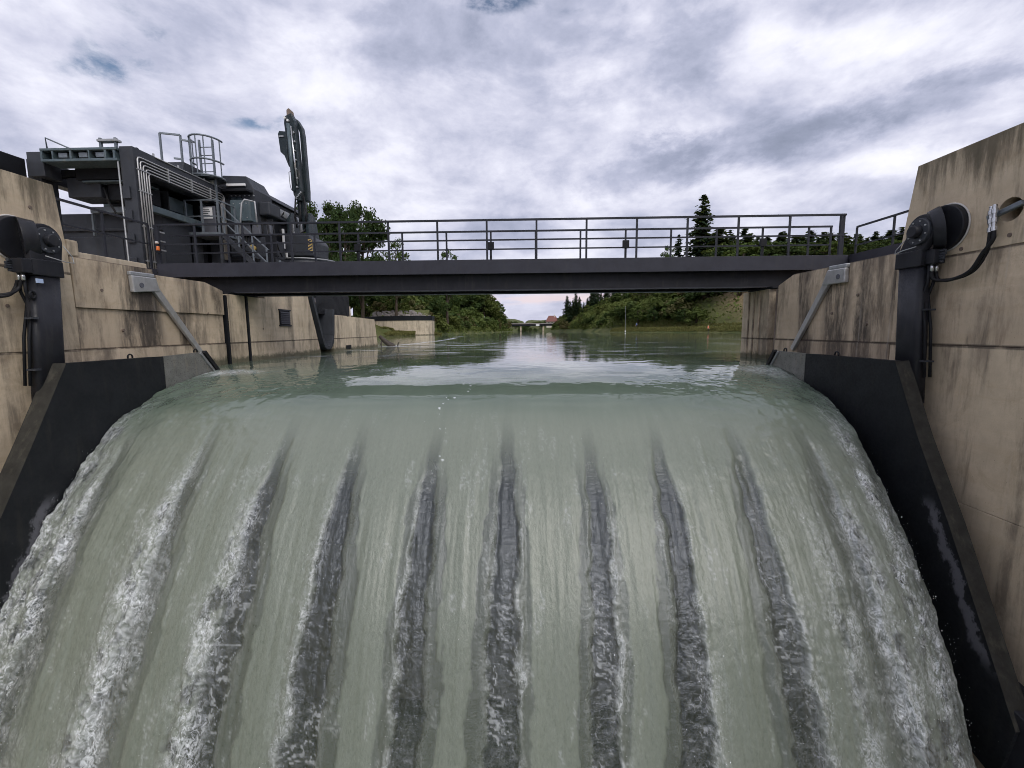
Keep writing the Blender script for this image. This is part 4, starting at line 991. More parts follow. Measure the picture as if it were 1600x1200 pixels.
# green-grey service gangway across the front
gw = bx('gangway', 'machine_green', -13.86, -11.61, 13.12, 13.70, 6.10, 6.17)
bx('bottom_chord', 'machine_green', -13.86, -11.61, 13.12, 13.70, 5.80, 5.875, gw)
bx('back_panel', 'machine_dark', -13.80, -11.62, 13.62, 13.66, 5.88, 6.095, gw)
for k, x in enumerate((-13.86, -13.52, -13.0, -12.45, -11.98, -11.72)):
    bx('stiffener', 'machine_green', x, x+(.06 if k not in (1, 3) else .04), 13.13, 13.60, 5.878, 6.097, gw, 0)
for x in (-13.40, -12.80, -12.30): bx('cable_box', 'galv_dark', x, x+.26, 13.2, 13.5, 5.93, 6.07, gw)
MB().tube([(-13.7, 13.2, 6.17), (-13.72, 13.2, 6.48), (-13.05, 13.4, 6.18)], .022, 6).build('handrail', 'galv_dark', gw, smooth=True)
st = bx('floodlight', 'galv', -12.32, -11.72, 13.3, 13.48, 6.40, 6.47, gw)
for x in (-12.3, -11.85): bx('bracket', 'galv_dark', x, x+.06, 13.35, 13.42, 6.172, 6.52, st, 0)
bx('underside_plate', 'machine_green', -13.3, -11.65, 13.72, 14.6, 5.42, 5.47)
bx('hoist_box', 'machine', -13.90, -12.86, 13.85, 14.6, 5.02, 5.60, mc, .02)
bx('hoist_box', 'machine_dark', -12.74, -11.78, 13.95, 14.8, 4.95, 5.62, mc, .02)
bx('service_beam', 'galv_dark', -13.7, -11.62, 14.30, 14.50, 4.68, 4.86)
for x in (-13.75, -12.2): bx('hanger', 'galv_dark', x, x+.06, 14.36, 14.42, 4.0, 4.68, mc, 0)
MB().tube([(-12.75, 13.85, 5.3), (-12.7, 13.9, 4.9), (-12.55, 14.0, 4.5), (-12.1, 14.1, 4.2), (-11.7, 14.0, 3.8)], .03, 6).build('cable', 'hose', mc, smooth=True)
hb = bx('container', 'machine', -15.4, -11.66, 14.62, 16.4, 2.4, 4.74)
bx('screen', 'machine_dark', -13.6, -11.66, 14.95, 15.0, 4.745, 5.5)
bx('ledge', 'machine', -15.4, -11.65, 14.54, 14.615, 4.18, 4.26, hb)
bx('panel', 'machine', -14.8, -13.0, 14.585, 14.615, 2.7, 4.0, hb)
bx('panel', 'machine', -12.9, -11.9, 14.585, 14.615, 2.7, 4.0, hb)
bx('rear_wall', 'machine_dark', -15.0, -11.7, 16.45, 16.68, 2.4, 5.55)
bx('duct', 'machine_green', -13.9, -11.9, 15.0, 16.4, 5.0, 5.45)
bx('lintel', 'machine_green', -11.64, -11.45, 13.72, 16.7, 4.62, 4.82)
for k in range(3): bx('rung', 'galv', -11.60, -11.56, 14.05, 14.55, 3.5+k*.28, 3.54+k*.28, mc, 0)
# conduit on the leg
MB().tube([(FX-.43, 13.17, 5.8), (FX-.43, 13.17, 2.75), (FX-.10, 13.17, 2.75)], .022, 6).build('conduit', 'galv', pf, smooth=True)
# bundle of bright hydraulic pipes following the portal
for k in range(5):
    y, z, yf = 13.30+.088*k, 5.97-.088*k, 17.06-.055*k
    x = FX+.035; r = .09
    pts = [(x, y, 2.65), (x, y, z-r), (x, y+.3*r, z-.3*r), (x, y+r, z), (x, yf-r, z), (x, yf-.3*r, z-.3*r), (x, yf, z-r), (x, yf, 3.6)]
    MB().tube(pts, .021, 8).build('pipe', 'stainless', pf, smooth=True)
for z in (3.0, 4.0, 5.0, 5.6): bx('pipe_clamp', 'galv', FX+.002, FX+.065, 13.27, 13.69, z, z+.03, pf, 0)
for y in (14.4, 15.4, 16.3): bx('pipe_clamp', 'galv', FX+.002, FX+.065, y, y+.03, 5.58, 6.0, pf, 0)
MB().tube([(FX-.15, 13.55+.07*math.cos(a), 6.22+.07*math.sin(a)) for a in np.linspace(0, math.pi, 9)], .02, 6).build('lifting_eye', 'machine', pf, smooth=True)
# roof machinery
MB().prism([(14.3, 6.0), (15.3, 6.0), (15.1, 6.42), (14.4, 6.42)], 0, -12.6, -11.75).build('roof_housing', 'machine', mc, .02)
MB().prism([(15.6, 5.9), (17.1, 5.9), (17.1, 6.35), (16.7, 6.72), (15.8, 6.72)], 0, -13.0, -11.64).build('roof_housing', 'machine', mc, .02)
bx('roof_plate', 'machine', -14.2, -11.62, 14.9, 17.1, 5.96, 6.0)
# guarded ladder
ld = empty('ladder', (0, 0, 0), None, None); ld.parent = mc; ld.location = Vector((-11.35, 16.6, 4.6))-mc.location
lxc, lyc = -11.38, 16.62
for dx in (-.24, .24): MB().bar((lxc+dx, lyc, 4.5), (lxc+dx, lyc, 7.75), .06, .06).build('stile', 'galv_dark', ld)
for k in range(11): MB().cyl((lxc-.24, lyc, 4.7+k*.28), (lxc+.24, lyc, 4.7+k*.28), .016, n=6).build('rung', 'galv_dark', ld)
for z in (6.42, 6.95, 7.72):
    MB().tube([(lxc+.50*math.cos(a), lyc+.06-.60*math.sin(a), z) for a in np.linspace(-.15, math.pi+.15, 17)], .032, 6).build('hoop', 'galv_dark', ld, smooth=True)
for a in np.linspace(.12, math.pi-.12, 7):
    x, y = lxc+.50*math.cos(a), lyc+.06-.60*math.sin(a); MB().bar((x, y, 6.42), (x, y, 7.72), .035, .02).build('cage_strip', 'galv_dark', ld)
MB().cyl((lxc, lyc+.1, 6.40), (lxc, lyc+.1, 6.44), .5, n=24).build('cage_floor', 'galv_dark', ld)
gt = MB()
for a, b in (((-12.55, 16.0, 6.2), (-12.55, 16.0, 7.75)), ((-12.55, 16.0, 7.75), (-11.98, 16.2, 7.75)), ((-11.98, 16.2, 7.75), (-11.98, 16.2, 6.5)), ((-12.2, 16.1, 6.95), (-11.98, 16.2, 6.95)), ((-11.98, 16.2, 7.6), (-11.7, 16.4, 7.6)), ((-11.98, 16.2, 6.7), (-11.7, 16.4, 6.7))): gt.bar(a, b, .055)
gt.build('roof_guardrail', 'galv_dark', mc)
# access platform with notice
ap = bx('access_platform', 'galv_dark', -11.75, -10.55, 15.75, 16.75, 4.28, 4.36)
for x, y in ((-11.72, 15.78), (-11.15, 15.78), (-10.58, 15.78), (-10.58, 16.7)): bx('post', 'galv_dark', x-.025, x+.025, y-.025, y+.025, 4.36, 5.46, ap, 0)
for z in (4.9, 5.44):
    MB().bar((-11.72, 15.78, z), (-10.58, 15.78, z), .04).build('rail', 'galv_dark', ap); MB().bar((-10.58, 15.78, z), (-10.58, 16.7, z), .04).build('rail', 'galv_dark', ap)
dp = bx('door_panel', 'machine_grey', -11.52, -10.98, 16.2, 16.26, 4.40, 5.36, ap)
sg = MB().box(-11.44, -11.06, 16.175, 16.195, 4.92, 5.30).build('notice', 'white', dp)
for k, wd in enumerate((.22, .25, .18, .23)): MB().box(-11.38, -11.38+wd, 16.170, 16.174, 5.21-k*.065, 5.235-k*.065).build('text_line', 'ink', sg)
for x in (-11.7, -10.6): bx('support_leg', 'machine', x-.04, x+.04, 15.8, 15.88, 2.4, 4.28, ap, 0)
# stair down to the right
stair = empty('stair', (0, 0, 0), None, None); stair.parent = mc; stair.location = Vector((-9.9, 16.2, 2.4))-mc.location
for dy in (15.85, 16.65): MB().bar((-10.5, dy, 4.28), (-8.95, dy, 2.75), .05, .16).build('stringer', 'machine', stair)
for k in range(6): MB().box(-10.45+k*.25, -10.2+k*.25, 15.86, 16.64, 4.05-k*.25, 4.08-k*.25).build('tread', 'machine', stair)
for z in (.5, 1.0): MB().bar((-10.5, 15.85, 4.28+z), (-8.95, 15.85, 2.75+z), .035).build('handrail', 'galv_dark', stair)
for k in range(4): MB().bar((-10.45+k*.48, 15.85, 4.23-k*.475), (-10.45+k*.48, 15.85, 5.23-k*.475), .04).build('baluster', 'galv_dark', stair)
MB().tube([(-10.0, 15.9, 3.9), (-9.8, 15.9, 5.35), (-9.75, 16.0, 5.5), (-9.45, 16.1, 5.45), (-9.42, 16.1, 4.6)], .03, 6).build('grab_rail', 'galv', stair, smooth=True)
# winch house
wh = MB().prism([(-11.6, 3.9), (-10.15, 3.9), (-10.15, 6.25), (-10.42, 6.72), (-11.3, 6.76), (-11.6, 6.5)], 1, 17.3, 18.5).build('winch_house', 'machine', mc, .03)
MB().prism([(-11.4, 6.2), (-10.15, 6.2), (-10.3, 6.42), (-11.3, 6.5)], 1, 18.52, 21.0).build('roof', 'machine', mc, .03)
bx('light_bar', 'white', -11.15, -10.42, 17.2, 17.28, 6.34, 6.43, wh)
bx('canopy', 'machine_dark', -11.35, -10.2, 16.95, 17.29, 6.08, 6.16, wh)
bx('window', 'glass_dark', -11.05, -10.62, 17.25, 17.295, 5.35, 5.95, wh)
cb = bx('control_box', 'machine_green', -10.85, -10.1, 16.9, 17.24, 5.0, 5.75, wh)
for k in range(6): MB().cyl((-10.72+(k % 3)*.24, 16.9, 5.12+(k//3)*.5), (-10.72+(k % 3)*.24, 16.885, 5.12+(k//3)*.5), .02, n=8).build('bolt', 'galv', cb)
bx('side_wall', 'machine_dark', -11.3, -10.25, 18.52, 20.9, 4.2, 6.18)
for k in range(5): bx('louvre_panel', 'galv', -10.24, -10.19, 18.6+k*.46, 18.6+k*.46+.40, 5.72, 6.02)
bx('louvre_rail', 'machine', -10.24, -10.12, 18.5, 21.0, 5.55, 5.66)
bx('motor', 'machine', -10.14, -9.7, 17.5, 18.3, 5.35, 5.85, mc, .06)
bx('chassis', 'machine_dark', -12.4, -9.35, 17.0, 21.6, 2.5, 3.7)
bx('chassis_side', 'machine', -9.34, -9.28, 17.0, 21.6, 3.1, 3.6)
bx('tank', 'machine', -11.2, -9.8, 17.25, 18.6, 3.72, 4.5, mc, .05)
bx('cabinet', 'machine_grey', -9.95, -9.78, 17.6, 17.75, 3.9, 5.0)
MB().cyl((-10.25, 17.2, 4.05), (-10.25, 17.05, 4.05), .10, .12, 18).build('spotlight', 'yellow', mc, 0, True)
for k in range(4): MB().tube([(-10.3+k*.2, 17.6, 5.2), (-10.25+k*.22, 17.5, 4.6), (-10.1+k*.2, 17.55, 4.1), (-9.9+k*.15, 17.7, 3.8)], .025, 6).build('cable', 'hose', mc, smooth=True)
# slewing excavator unit
ex = empty('excavator', (0, 0, 0), None, None); ex.parent = mc; ex.location = Vector((-9.6, 20, 3.6))-mc.location
MB().cyl((-9.55, 20.0, 3.66), (-9.55, 20.0, 3.92), 1.28, 1.18, 44).build('turntable', 'machine', ex, .02, True)
MB().tube([(-9.55+1.24*math.cos(a), 20+1.24*math.sin(a), 3.94) for a in np.linspace(0, 2*math.pi, 41)], .03, 6).build('turntable_rim', 'galv', ex, smooth=True)
MB().prism([(-10.6, 4.1), (-9.0, 4.1), (-8.95, 4.75), (-9.1, 4.98), (-10.6, 4.98)], 1, 19.3, 20.9).build('slew_body', 'machine', ex, .05)
hz_ = bx('hazard_panel', 'yellow', -9.14, -8.97, 19.26, 19.295, 4.28, 4.78, ex, 0)
for k in range(4):
    z = 4.28+k*.125; MB().add([(-9.14, 19.255, z), (-8.97, 19.255, z+.09), (-8.97, 19.255, min(4.78, z+.15)), (-9.14, 19.255, z+.06), (-9.14, 19.259, z), (-8.97, 19.259, z+.09), (-8.97, 19.259, min(4.78, z+.15)), (-9.14, 19.259, z+.06)], [(0, 1, 2, 3), (7, 6, 5, 4), (0, 4, 5, 1), (1, 5, 6, 2), (2, 6, 7, 3), (3, 7, 4, 0)]).build('stripe', 'ink', hz_)
for x in (-10.08, -9.28):
    MB().prism([(19.4, 4.95), (20.4, 4.95), (20.1, 5.85), (19.75, 5.98), (19.45, 5.7)], 0, x, x+.14).build('boom_foot', 'arm_steel', ex, .02)
for x, z in ((-9.85, 5.05), (-9.5, 5.05)): bx('cylinder_rod', 'chrome', x, x+.10, 19.35, 19.42, z, z+.42, ex)
MB().tube([(-9.95, 19.4, 5.2), (-9.8, 19.35, 5.02), (-9.55, 19.35, 4.98), (-9.3, 19.4, 5.2)], .04, 6).build('hose', 'hose', ex, smooth=True)
MB().bar((-9.50, 19.75, 5.2), (-9.46, 19.6, 6.5), .30, .26).build('boom_stem', 'arm_steel', ex, .03)
for dx in (-.16, 0, .17): MB().tube([(-9.5+dx, 19.45, 5.3), (-9.45+dx*1.6, 19.4, 5.8), (-9.45+dx, 19.4, 6.6)], .035, 6).build('hose', 'hose', ex, smooth=True)
MB().prism([(-9.52, 6.35), (-9.36, 6.38), (-9.30, 6.8), (-9.42, 9.55), (-9.55, 9.85), (-9.83, 9.72), (-9.87, 9.45), (-9.72, 7.4), (-9.66, 6.62)], 1, 19.3, 19.62).build('boom', 'arm_steel', ex, .03)
MB().prism([(-9.36, 6.42), (-9.20, 6.45), (-9.18, 6.9), (-9.24, 9.1), (-9.28, 9.42), (-9.45, 9.72), (-9.60, 9.80), (-9.50, 9.5), (-9.40, 9.2)], 1, 19.64, 19.9).build('dipper', 'arm_steel', ex, .03)
MB().cyl((-9.60, 19.25, 6.75), (-9.66, 19.25, 9.4), .07, n=14).build('boom_cylinder', 'machine_green', ex, 0, True)
MB().cyl((-9.44, 19.25, 7.0), (-9.56, 19.25, 9.3), .035, n=10).build('cylinder_rod', 'chrome', ex, 0, True)
MB().prism([(-9.76, 9.66), (-9.54, 9.72), (-9.57, 9.98), (-9.66, 10.06), (-9.76, 9.98)], 1, 19.35, 19.6).build('boom_tip', 'rust', ex, .02)
MB().prism([(-9.80, 7.75), (-9.84, 9.15), (-10.12, 9.18), (-10.18, 9.05), (-10.12, 8.35), (-9.96, 8.2)], 1, 19.35, 19.65).build('grab', 'arm_steel', ex, .02)
bx('grab_bar', 'galv', -10.12, -9.92, 19.3, 19.345, 8.92, 8.97, ex, 0)
for x, z in ((-9.78, 9.62), (-9.66, 9.52)): MB().cyl((x, 19.28, z), (x, 19.2, z), .045, n=12).build('lamp', 'white', ex)
MB().tube([(-9.72, 19.3, 6.8), (-9.76, 19.28, 7.0), (-9.78, 19.28, 7.5), (-9.72, 19.3, 7.55)], .015, 6).build('grab_rail', 'galv', ex, smooth=True)
for j in range(7): MB().cyl((-9.45+.02*(j % 2), 19.3, 6.9+j*.36), (-9.45+.02*(j % 2), 19.22, 6.9+j*.36), .035, n=8).build('hose_clip', 'galv', ex)
bx('rear_panel', 'machine_dark', -13.2, -9.4, 17.26, 17.29, 3.72, 4.6)
# clutter on the machine: cables, boxes, fittings
rgm = random.Random(12)
for k in range(5): MB().tube([(-12.2-.12*k, 14.9, 5.5), (-12.1-.1*k, 14.85, 5.2-.05*k), (-11.9, 14.8, 4.95-.05*k), (-11.75, 14.7, 4.9)], .018, 6).build('cable', 'hose', mc, smooth=True)
for k in range(4): bx('junction_box', 'machine', FX-.39+.02, FX-.16, 13.14, 13.195, 2.9+k*.62, 3.1+k*.62+.05*k)
for y, z in ((14.2, 6.22), (15.2, 6.22), (16.4, 6.22)): MB().cyl((FX-.2, y, z), (FX-.2, y, z+.16), .03, n=10).build('stub_pipe', 'galv', mc)
MB().tube([(FX+.02, 14.0, 6.19), (FX+.02, 15.0, 6.19), (FX+.02, 16.0, 6.19), (FX+.02, 17.1, 6.19)], .018, 6).build('cable_conduit', 'galv', mc, smooth=True)
for k in range(6): MB().cyl((-11.0+.17*k, 17.28, 6.0), (-11.0+.17*k, 17.24, 6.0), .025, n=8).build('bolt', 'galv', wh)
for k in range(3): bx('cabinet', 'machine_grey', -10.9+.34*k, -10.62+.34*k, 17.1, 17.24, 4.55, 4.95)
for k in range(6): MB().tube([(-10.9+.13*k, 17.2, 4.55), (-10.85+.13*k, 17.1, 4.2), (-10.7+.1*k, 17.15, 3.8)], .02, 6).build('cable', 'hose', mc, smooth=True)
for k in range(7): bx('chassis_post', 'galv_dark', -9.28, -9.22, 17.1+k*.7, 17.16+k*.7, 2.5, 3.6, mc, 0)
for z in (2.95, 3.3): MB().bar((-9.25, 17.05, z), (-9.25, 21.5, z), .04).build('chassis_rail', 'galv_dark', mc)
bx('mirror', 'white', -10.05, -9.98, 18.9, 19.0, 4.35, 5.15)
bx('panel', 'white', -9.98, -9.90, 18.95, 19.0, 4.0, 4.25)
MB().tube([(-10.1, 19.3, 5.9), (-10.3, 19.2, 5.6), (-10.25, 19.15, 5.1), (-10.1, 19.2, 4.7)], .03, 6).build('hose', 'hose', ex, smooth=True)
for k in range(5): MB().cyl((-9.50+.05*k, 19.28, 6.45+.06*k), (-9.50+.05*k, 19.2, 6.45+.06*k), .03, n=8).build('fitting', 'galv', ex)
# crane runway at far left
cb_ = empty('runway_beam', (-14.6, 8, 2.33), 'black steel runway beam above the left pier at the picture edge', 'beam')
MB().box(-14.85, -14.42, 2.5, 13.22, 5.38, 5.92).build('beam', 'machine_dark', cb_, .02)
for y in (3, 8.5): MB().box(-14.8, -14.5, y, y+.3, 2.33, 5.38).build('column', 'machine_dark', cb_, .02)
# beacon on the bridge end post
bc = empty('warning_beacon', (-10.38, 12.80, 3.1), 'small orange warning beacon with cream cap on the left bridge post', 'lamp')
MB().cyl((-10.36, 12.74, 3.21), (-10.36, 12.74, 3.33), .045, .04, 16).build('lens', 'orange', bc, .01, True)
MB().cyl((-10.38, 12.74, 3.40), (-10.38, 12.74, 3.46), .045, .04, 14).build('cap', 'sealant', bc, .01, True)
MB().box(-10.42, -10.30, 12.72, 12.80, 3.14, 3.19).build('bracket', 'machine_dark', bc)
MB().box(-10.38, -10.34, 12.78, 12.81, 3.19, 3.44).build('backplate', 'machine_dark', bc)

# ------------------------------------------------------------------ far bank structures
def strip_wall(path, z0, z1, th, name, mat, parent, batter=0):
    P = [Vector((x, y, 0)) for x, y in path]; L_, R_ = [], []
    for i, p in enumerate(P):
        d = (P[min(i+1, len(P)-1)]-P[max(i-1, 0)]).normalized(); n = Vector((-d.y, d.x, 0))
        L_.append(p+n*th/2); R_.append(p-n*th/2)
    vs = []
    for a, b in zip(L_, R_):
        dn = (b-a).normalized()
        vs += [(a.x, a.y, z0), (b.x-dn.x*batter, b.y-dn.y*batter, z0), (b.x, b.y, z1), (a.x, a.y, z1)]
    fs = []
    for i in range(len(P)-1):
        for j in range(4): fs.append((i*4+j, i*4+(j+1) % 4, (i+1)*4+(j+1) % 4, (i+1)*4+j))
    fs += [(3, 2, 1, 0), tuple(len(vs)-4+j for j in range(4))]
    return MB().add(vs, fs).build(name, mat, parent, smooth=False)
bs = empty('intake_basin', (-27, 101, 0), 'curved concrete basin wall with black parapet on the far left bank', 'basin')
path = [(-37, 103.5), (-33, 101.0), (-29, 99.6), (-26, 99.0), (-24, 98.9), (-22.6, 99.2), (-21.6, 99.9), (-21.1, 101), (-21.1, 103), (-21.6, 106)]
strip_wall(path, -1.5, 3.25, .8, 'basin_wall', 'concrete_pale', bs, .0)
strip_wall([(x, y-.06) for x, y in path], 3.26, 4.25, .9, 'parapet', 'machine_dark', bs)
tag(MB().box(-60, -21.8, 101.5, 112, -1, 3.1).build('far_bank_terrace', 'ground'), 'earth terrace behind the basin wall', None, None, 'structure')
# riprap behind the basin
def stones():
    m = MB(); rg = random.Random(3)
    for _ in range(420):
        u = rg.random(); x = -36+13.5*u; y = 104+rg.random()*4; z = 3.2+(y-104)*.62*(1-.5*max(0, (x+27)/5))
        r = rg.uniform(.18, .42); k = len(m.v)
        vs = [Vector((rg.gauss(0, 1), rg.gauss(0, 1), rg.gauss(0, 1))).normalized() for _ in range(8)]
        vs = [Vector((sx, sy, sz))*r*rg.uniform(.5, .75)+Vector((rg.uniform(-.08, .08), rg.uniform(-.08, .08), rg.uniform(-.08, .08))) for sx in (-1, 1) for sy in (-1, 1) for sz in (-1, 1)]
        m.add([(x+v.x, y+v.y, z+v.z) for v in vs], [(0, 1, 3, 2), (4, 6, 7, 5), (0, 4, 5, 1), (2, 3, 7, 6), (0, 2, 6, 4), (1, 5, 7, 3)])
    tag(m.build('riprap', 'stone'), 'bank of grey rubble stones above the basin parapet', 'stones', None, 'stuff')
stones()
tag(MB().prism([(103.6, 2.6), (109.5, 2.6), (109.5, 6.0)], 0, -37, -23).build('riprap_bank', 'ground'), 'earth slope under the rubble', None, None, 'structure')
# driftwood at the end of the low wall
dw = empty('driftwood', (-8.1, 26.2, 0), 'dark wet driftwood trunk lodged at the end of the low wall', 'log')
MB().tube([(-8.45, 26.0, .62), (-8.25, 26.05, .40), (-8.0, 26.1, .18), (-7.75, 26.15, .02), (-7.6, 26.2, -.15)], [.10, .13, .16, .17, .15], 10).build('trunk', 'wood_wet', dw, smooth=True)
MB().tube([(-8.3, 26.05, .4), (-8.35, 25.9, .15), (-8.3, 25.85, -.1)], [.05, .04, .03], 7).build('branch', 'wood_wet', dw, smooth=True)
MB().tube([(-7.5, 26.3, -.05), (-7.45, 26.3, .16), (-7.38, 26.3, .26)], [.04, .035, .02], 7).build('branch', 'wood_wet', dw, smooth=True)
# far road bridge, house, marker pole
fb = empty('road_bridge', (6, 330, 0), 'small pale road bridge far up the river', 'bridge')
MB().box(-12, 24, 328, 336, 5.3, 6.0).build('deck', 'stone', fb); MB().box(-12, 24, 328.3, 335.7, 4.0, 5.29).build('girder', 'machine_dark', fb)
for x in (-3, 13.5): MB().box(x, x+1.2, 329, 335, -2, 4.0).build('pier', 'concrete', fb)
MB().box(8.6, 11.2, 327.7, 327.95, 3.9, 5.2).build('signboard', 'white', fb)
g = hz(23, 372)
ho = empty('farmhouse', (23, 372, g), 'red roofed house on the far bank above the road bridge', 'house')
MB().box(18.5, 27.5, 367, 377, g-.5, 8.0).build('wall', 'plaster', ho)
rfh = MB().add([(17.6, 366, 7.7), (28.4, 366, 7.7), (28.4, 378, 7.7), (17.6, 378, 7.7), (20.3, 372, 12.6), (25.7, 372, 12.6)], [(0, 1, 5, 4), (2, 3, 4, 5), (1, 2, 5), (3, 0, 4), (3, 2, 1, 0)]).build('roof', 'roof_tile', ho)
MB().box(24.5, 25.3, 370.5, 371.3, 11, 13.3).build('chimney', 'plaster', rfh)
for x in (19.5, 22.2, 25): MB().box(x, x+1.2, 366.9, 366.98, 5.6, 7.1).build('window', 'window', ho)
pg = .9
mp = empty('marker_pole', (28.6, 128, -1), 'thin tall grey pole at the water edge before the right hillside', 'pole')
MB().cyl((28.6, 128, -1), (28.6, 128, 7.4), .05, .04, 8).build('shaft', 'galv', mp); MB().box(28.45, 28.75, 127.8, 127.9, .1, .6).build('gauge_board', 'white', mp)

# ------------------------------------------------------------------ people on the far right path
def person(x, y, shirt, label, h=1.72, ang=0):
    z = hz(x, y)
    V = [(0, 0, .95), (0, 0, 1.15), (0, 0, 1.40), (0, 0, 1.50), (0, -.02, 1.60), (0, -.02, 1.74),
         (.10, 0, .90), (.12, .04, .50), (.12, .12, .06), (.12, -.04, .03), (-.10, 0, .90), (-.12, -.12, .50), (-.13, -.10, .06), (-.13, -.25, .03),
         (.20, 0, 1.40), (.27, .03, 1.13), (.25, -.12, .92), (.25, -.18, .84), (-.20, 0, 1.40), (-.27, .02, 1.13), (-.27, -.08, .90), (-.27, -.12, .82)]
    Ed = [(0, 1), (1, 2), (2, 3), (3, 4), (4, 5), (0, 6), (6, 7), (7, 8), (8, 9), (0, 10), (10, 11), (11, 12), (12, 13), (2, 14), (14, 15), (15, 16), (16, 17), (2, 18), (18, 19), (19, 20), (20, 21)]
    rad = [.15, .14, .15, .06, .095, .085, .095, .065, .045, .04, .095, .065, .045, .04, .065, .048, .038, .03, .065, .048, .038, .03]
    me = bpy.data.meshes.new('person'); me.from_pydata([tuple(c*h/1.76 for c in v) for v in V], Ed, [])
    o = bpy.data.objects.new('person', me); col.objects.link(o)
    o.location = (x, y, z); o.rotation_euler = (0, 0, ang)
    m = o.modifiers.new('skin', 'SKIN')
    for i, d in enumerate(me.skin_vertices[0].data if me.skin_vertices else []): d.radius = (rad[i], rad[i]*.8)
    if not me.skin_vertices:
        lay = me.skin_vertices
    s2 = o.modifiers.new('sub', 'SUBSURF'); s2.levels = 1; s2.render_levels = 1
    bpy.context.view_layer.update()
    dg = bpy.context.evaluated_depsgraph_get(); nm = bpy.data.meshes.new_from_object(o.evaluated_get(dg)); o.modifiers.clear(); o.data = nm
    for k in (shirt, 'ink', 'skin_tone', 'hair'): nm.materials.append(M[k])
    for pl in nm.polygons:
        c = pl.center; zz = c.z/h*1.76
        pl.material_index = 0 if .95 < zz < 1.5 and not (abs(c.x) > .22 and zz < 1.1) else 1 if zz <= .95 and abs(c.x) < .22 else 2 if zz < 1.68 else 3
        pl.use_smooth = True
    tag(o, label, 'person')
M['skin_tone'] = simple('skin_tone', (.55, .36, .27), .6); M['hair'] = simple('hair', (.05, .035, .025), .7)
person(42.3, 104.5, 'shirt_orange', 'person in an orange top walking along the grassy far right bank', 1.75, .6)
person(32.6, 131.5, 'shirt_blue', 'person in a blue top standing at the far right water edge', 1.7, -.8)

# ------------------------------------------------------------------ vegetation
def quads_mesh(name, C, Nn, size, mat, rg, aspect=1.0):
    n = len(C); Nn = Nn/np.linalg.norm(Nn, axis=1, keepdims=True)
    t = rg.normal(size=(n, 3)); a = np.cross(Nn, t); a /= np.linalg.norm(a, axis=1, keepdims=True)+1e-9; b = np.cross(Nn, a)
    s = size*rg.uniform(.6, 1.3, n)[:, None]
    v = np.stack([C-a*s-b*s*aspect*.4, C+a*s*.2-b*s*aspect, C+a*s+b*s*aspect*.4, C-a*s*.2+b*s*aspect], 1).reshape(-1, 3)
    f = np.arange(4*n, dtype=np.int32)
    me = bpy.data.meshes.new(name)
    me.vertices.add(4*n); me.vertices.foreach_set('co', v.astype(np.float32).ravel())
    me.loops.add(4*n); me.loops.foreach_set('vertex_index', f)
    me.polygons.add(n); me.polygons.foreach_set('loop_start', np.arange(0, 4*n, 4, dtype=np.int32))
    me.update(calc_edges=True); me.materials.append(M[mat]); return me
def mesh_of(mb, name, mat):
    me = bpy.data.meshes.new(name); me.from_pydata(mb.v, [], mb.f); me.materials.append(M[mat])
    me.polygons.foreach_set('use_smooth', [True]*len(me.polygons)); return me
def broadleaf(seed, nclump, per, leaf, mat, rad=.27, zc=.60, rz=.38, bare=.22):
    rg = np.random.default_rng(seed); tr = MB()
    bend = rg.normal(0, .012, 2)
    tr.tube([(0, 0, -.03), (bend[0], bend[1], bare), (bend[0]*2.5, bend[1]*2.5, .5), (bend[0]*3, bend[1]*3, .85)], [.026, .02, .014, .004], 7)
    cl = []
    while len(cl) < nclump:
        p = rg.uniform(-1, 1, 3); r = np.linalg.norm(p)
        if r > 1 or r < rg.uniform(.15, .85): continue
        w_ = 1.0 if p[2] < .2 else 1-.35*(p[2]-.2)
        lump = .78+.42*rg.random()
        cl.append((p[0]*rad*w_*lump, p[1]*rad*w_*lump, zc+p[2]*rz*(.85+.2*rg.random())))
    cl = np.array(cl)
    for k in range(9):
        e = cl[rg.integers(len(cl))]; z0 = rg.uniform(bare, .6)
        tr.tube([(bend[0]*z0*3, bend[1]*z0*3, z0), (e[0]*.5, e[1]*.5, (z0+e[2])/2+.02), (e[0]*.95, e[1]*.95, e[2])], [.011, .007, .002], 5)
    cr_ = rg.uniform(.045, .095, len(cl))
    idx = np.repeat(np.arange(len(cl)), per); off = rg.normal(size=(len(idx), 3)); off /= np.linalg.norm(off, axis=1, keepdims=True)
    rr = cr_[idx][:, None]*rg.random((len(idx), 1))**.45
    C = cl[idx]+off*rr*np.array([1, 1, .75]); Nn = off*.8+rg.normal(size=off.shape)*.6+np.array([0, 0, .45])
    return mesh_of(tr, 'trunk', 'bark'), quads_mesh('crown', C, Nn, leaf, mat, rg)
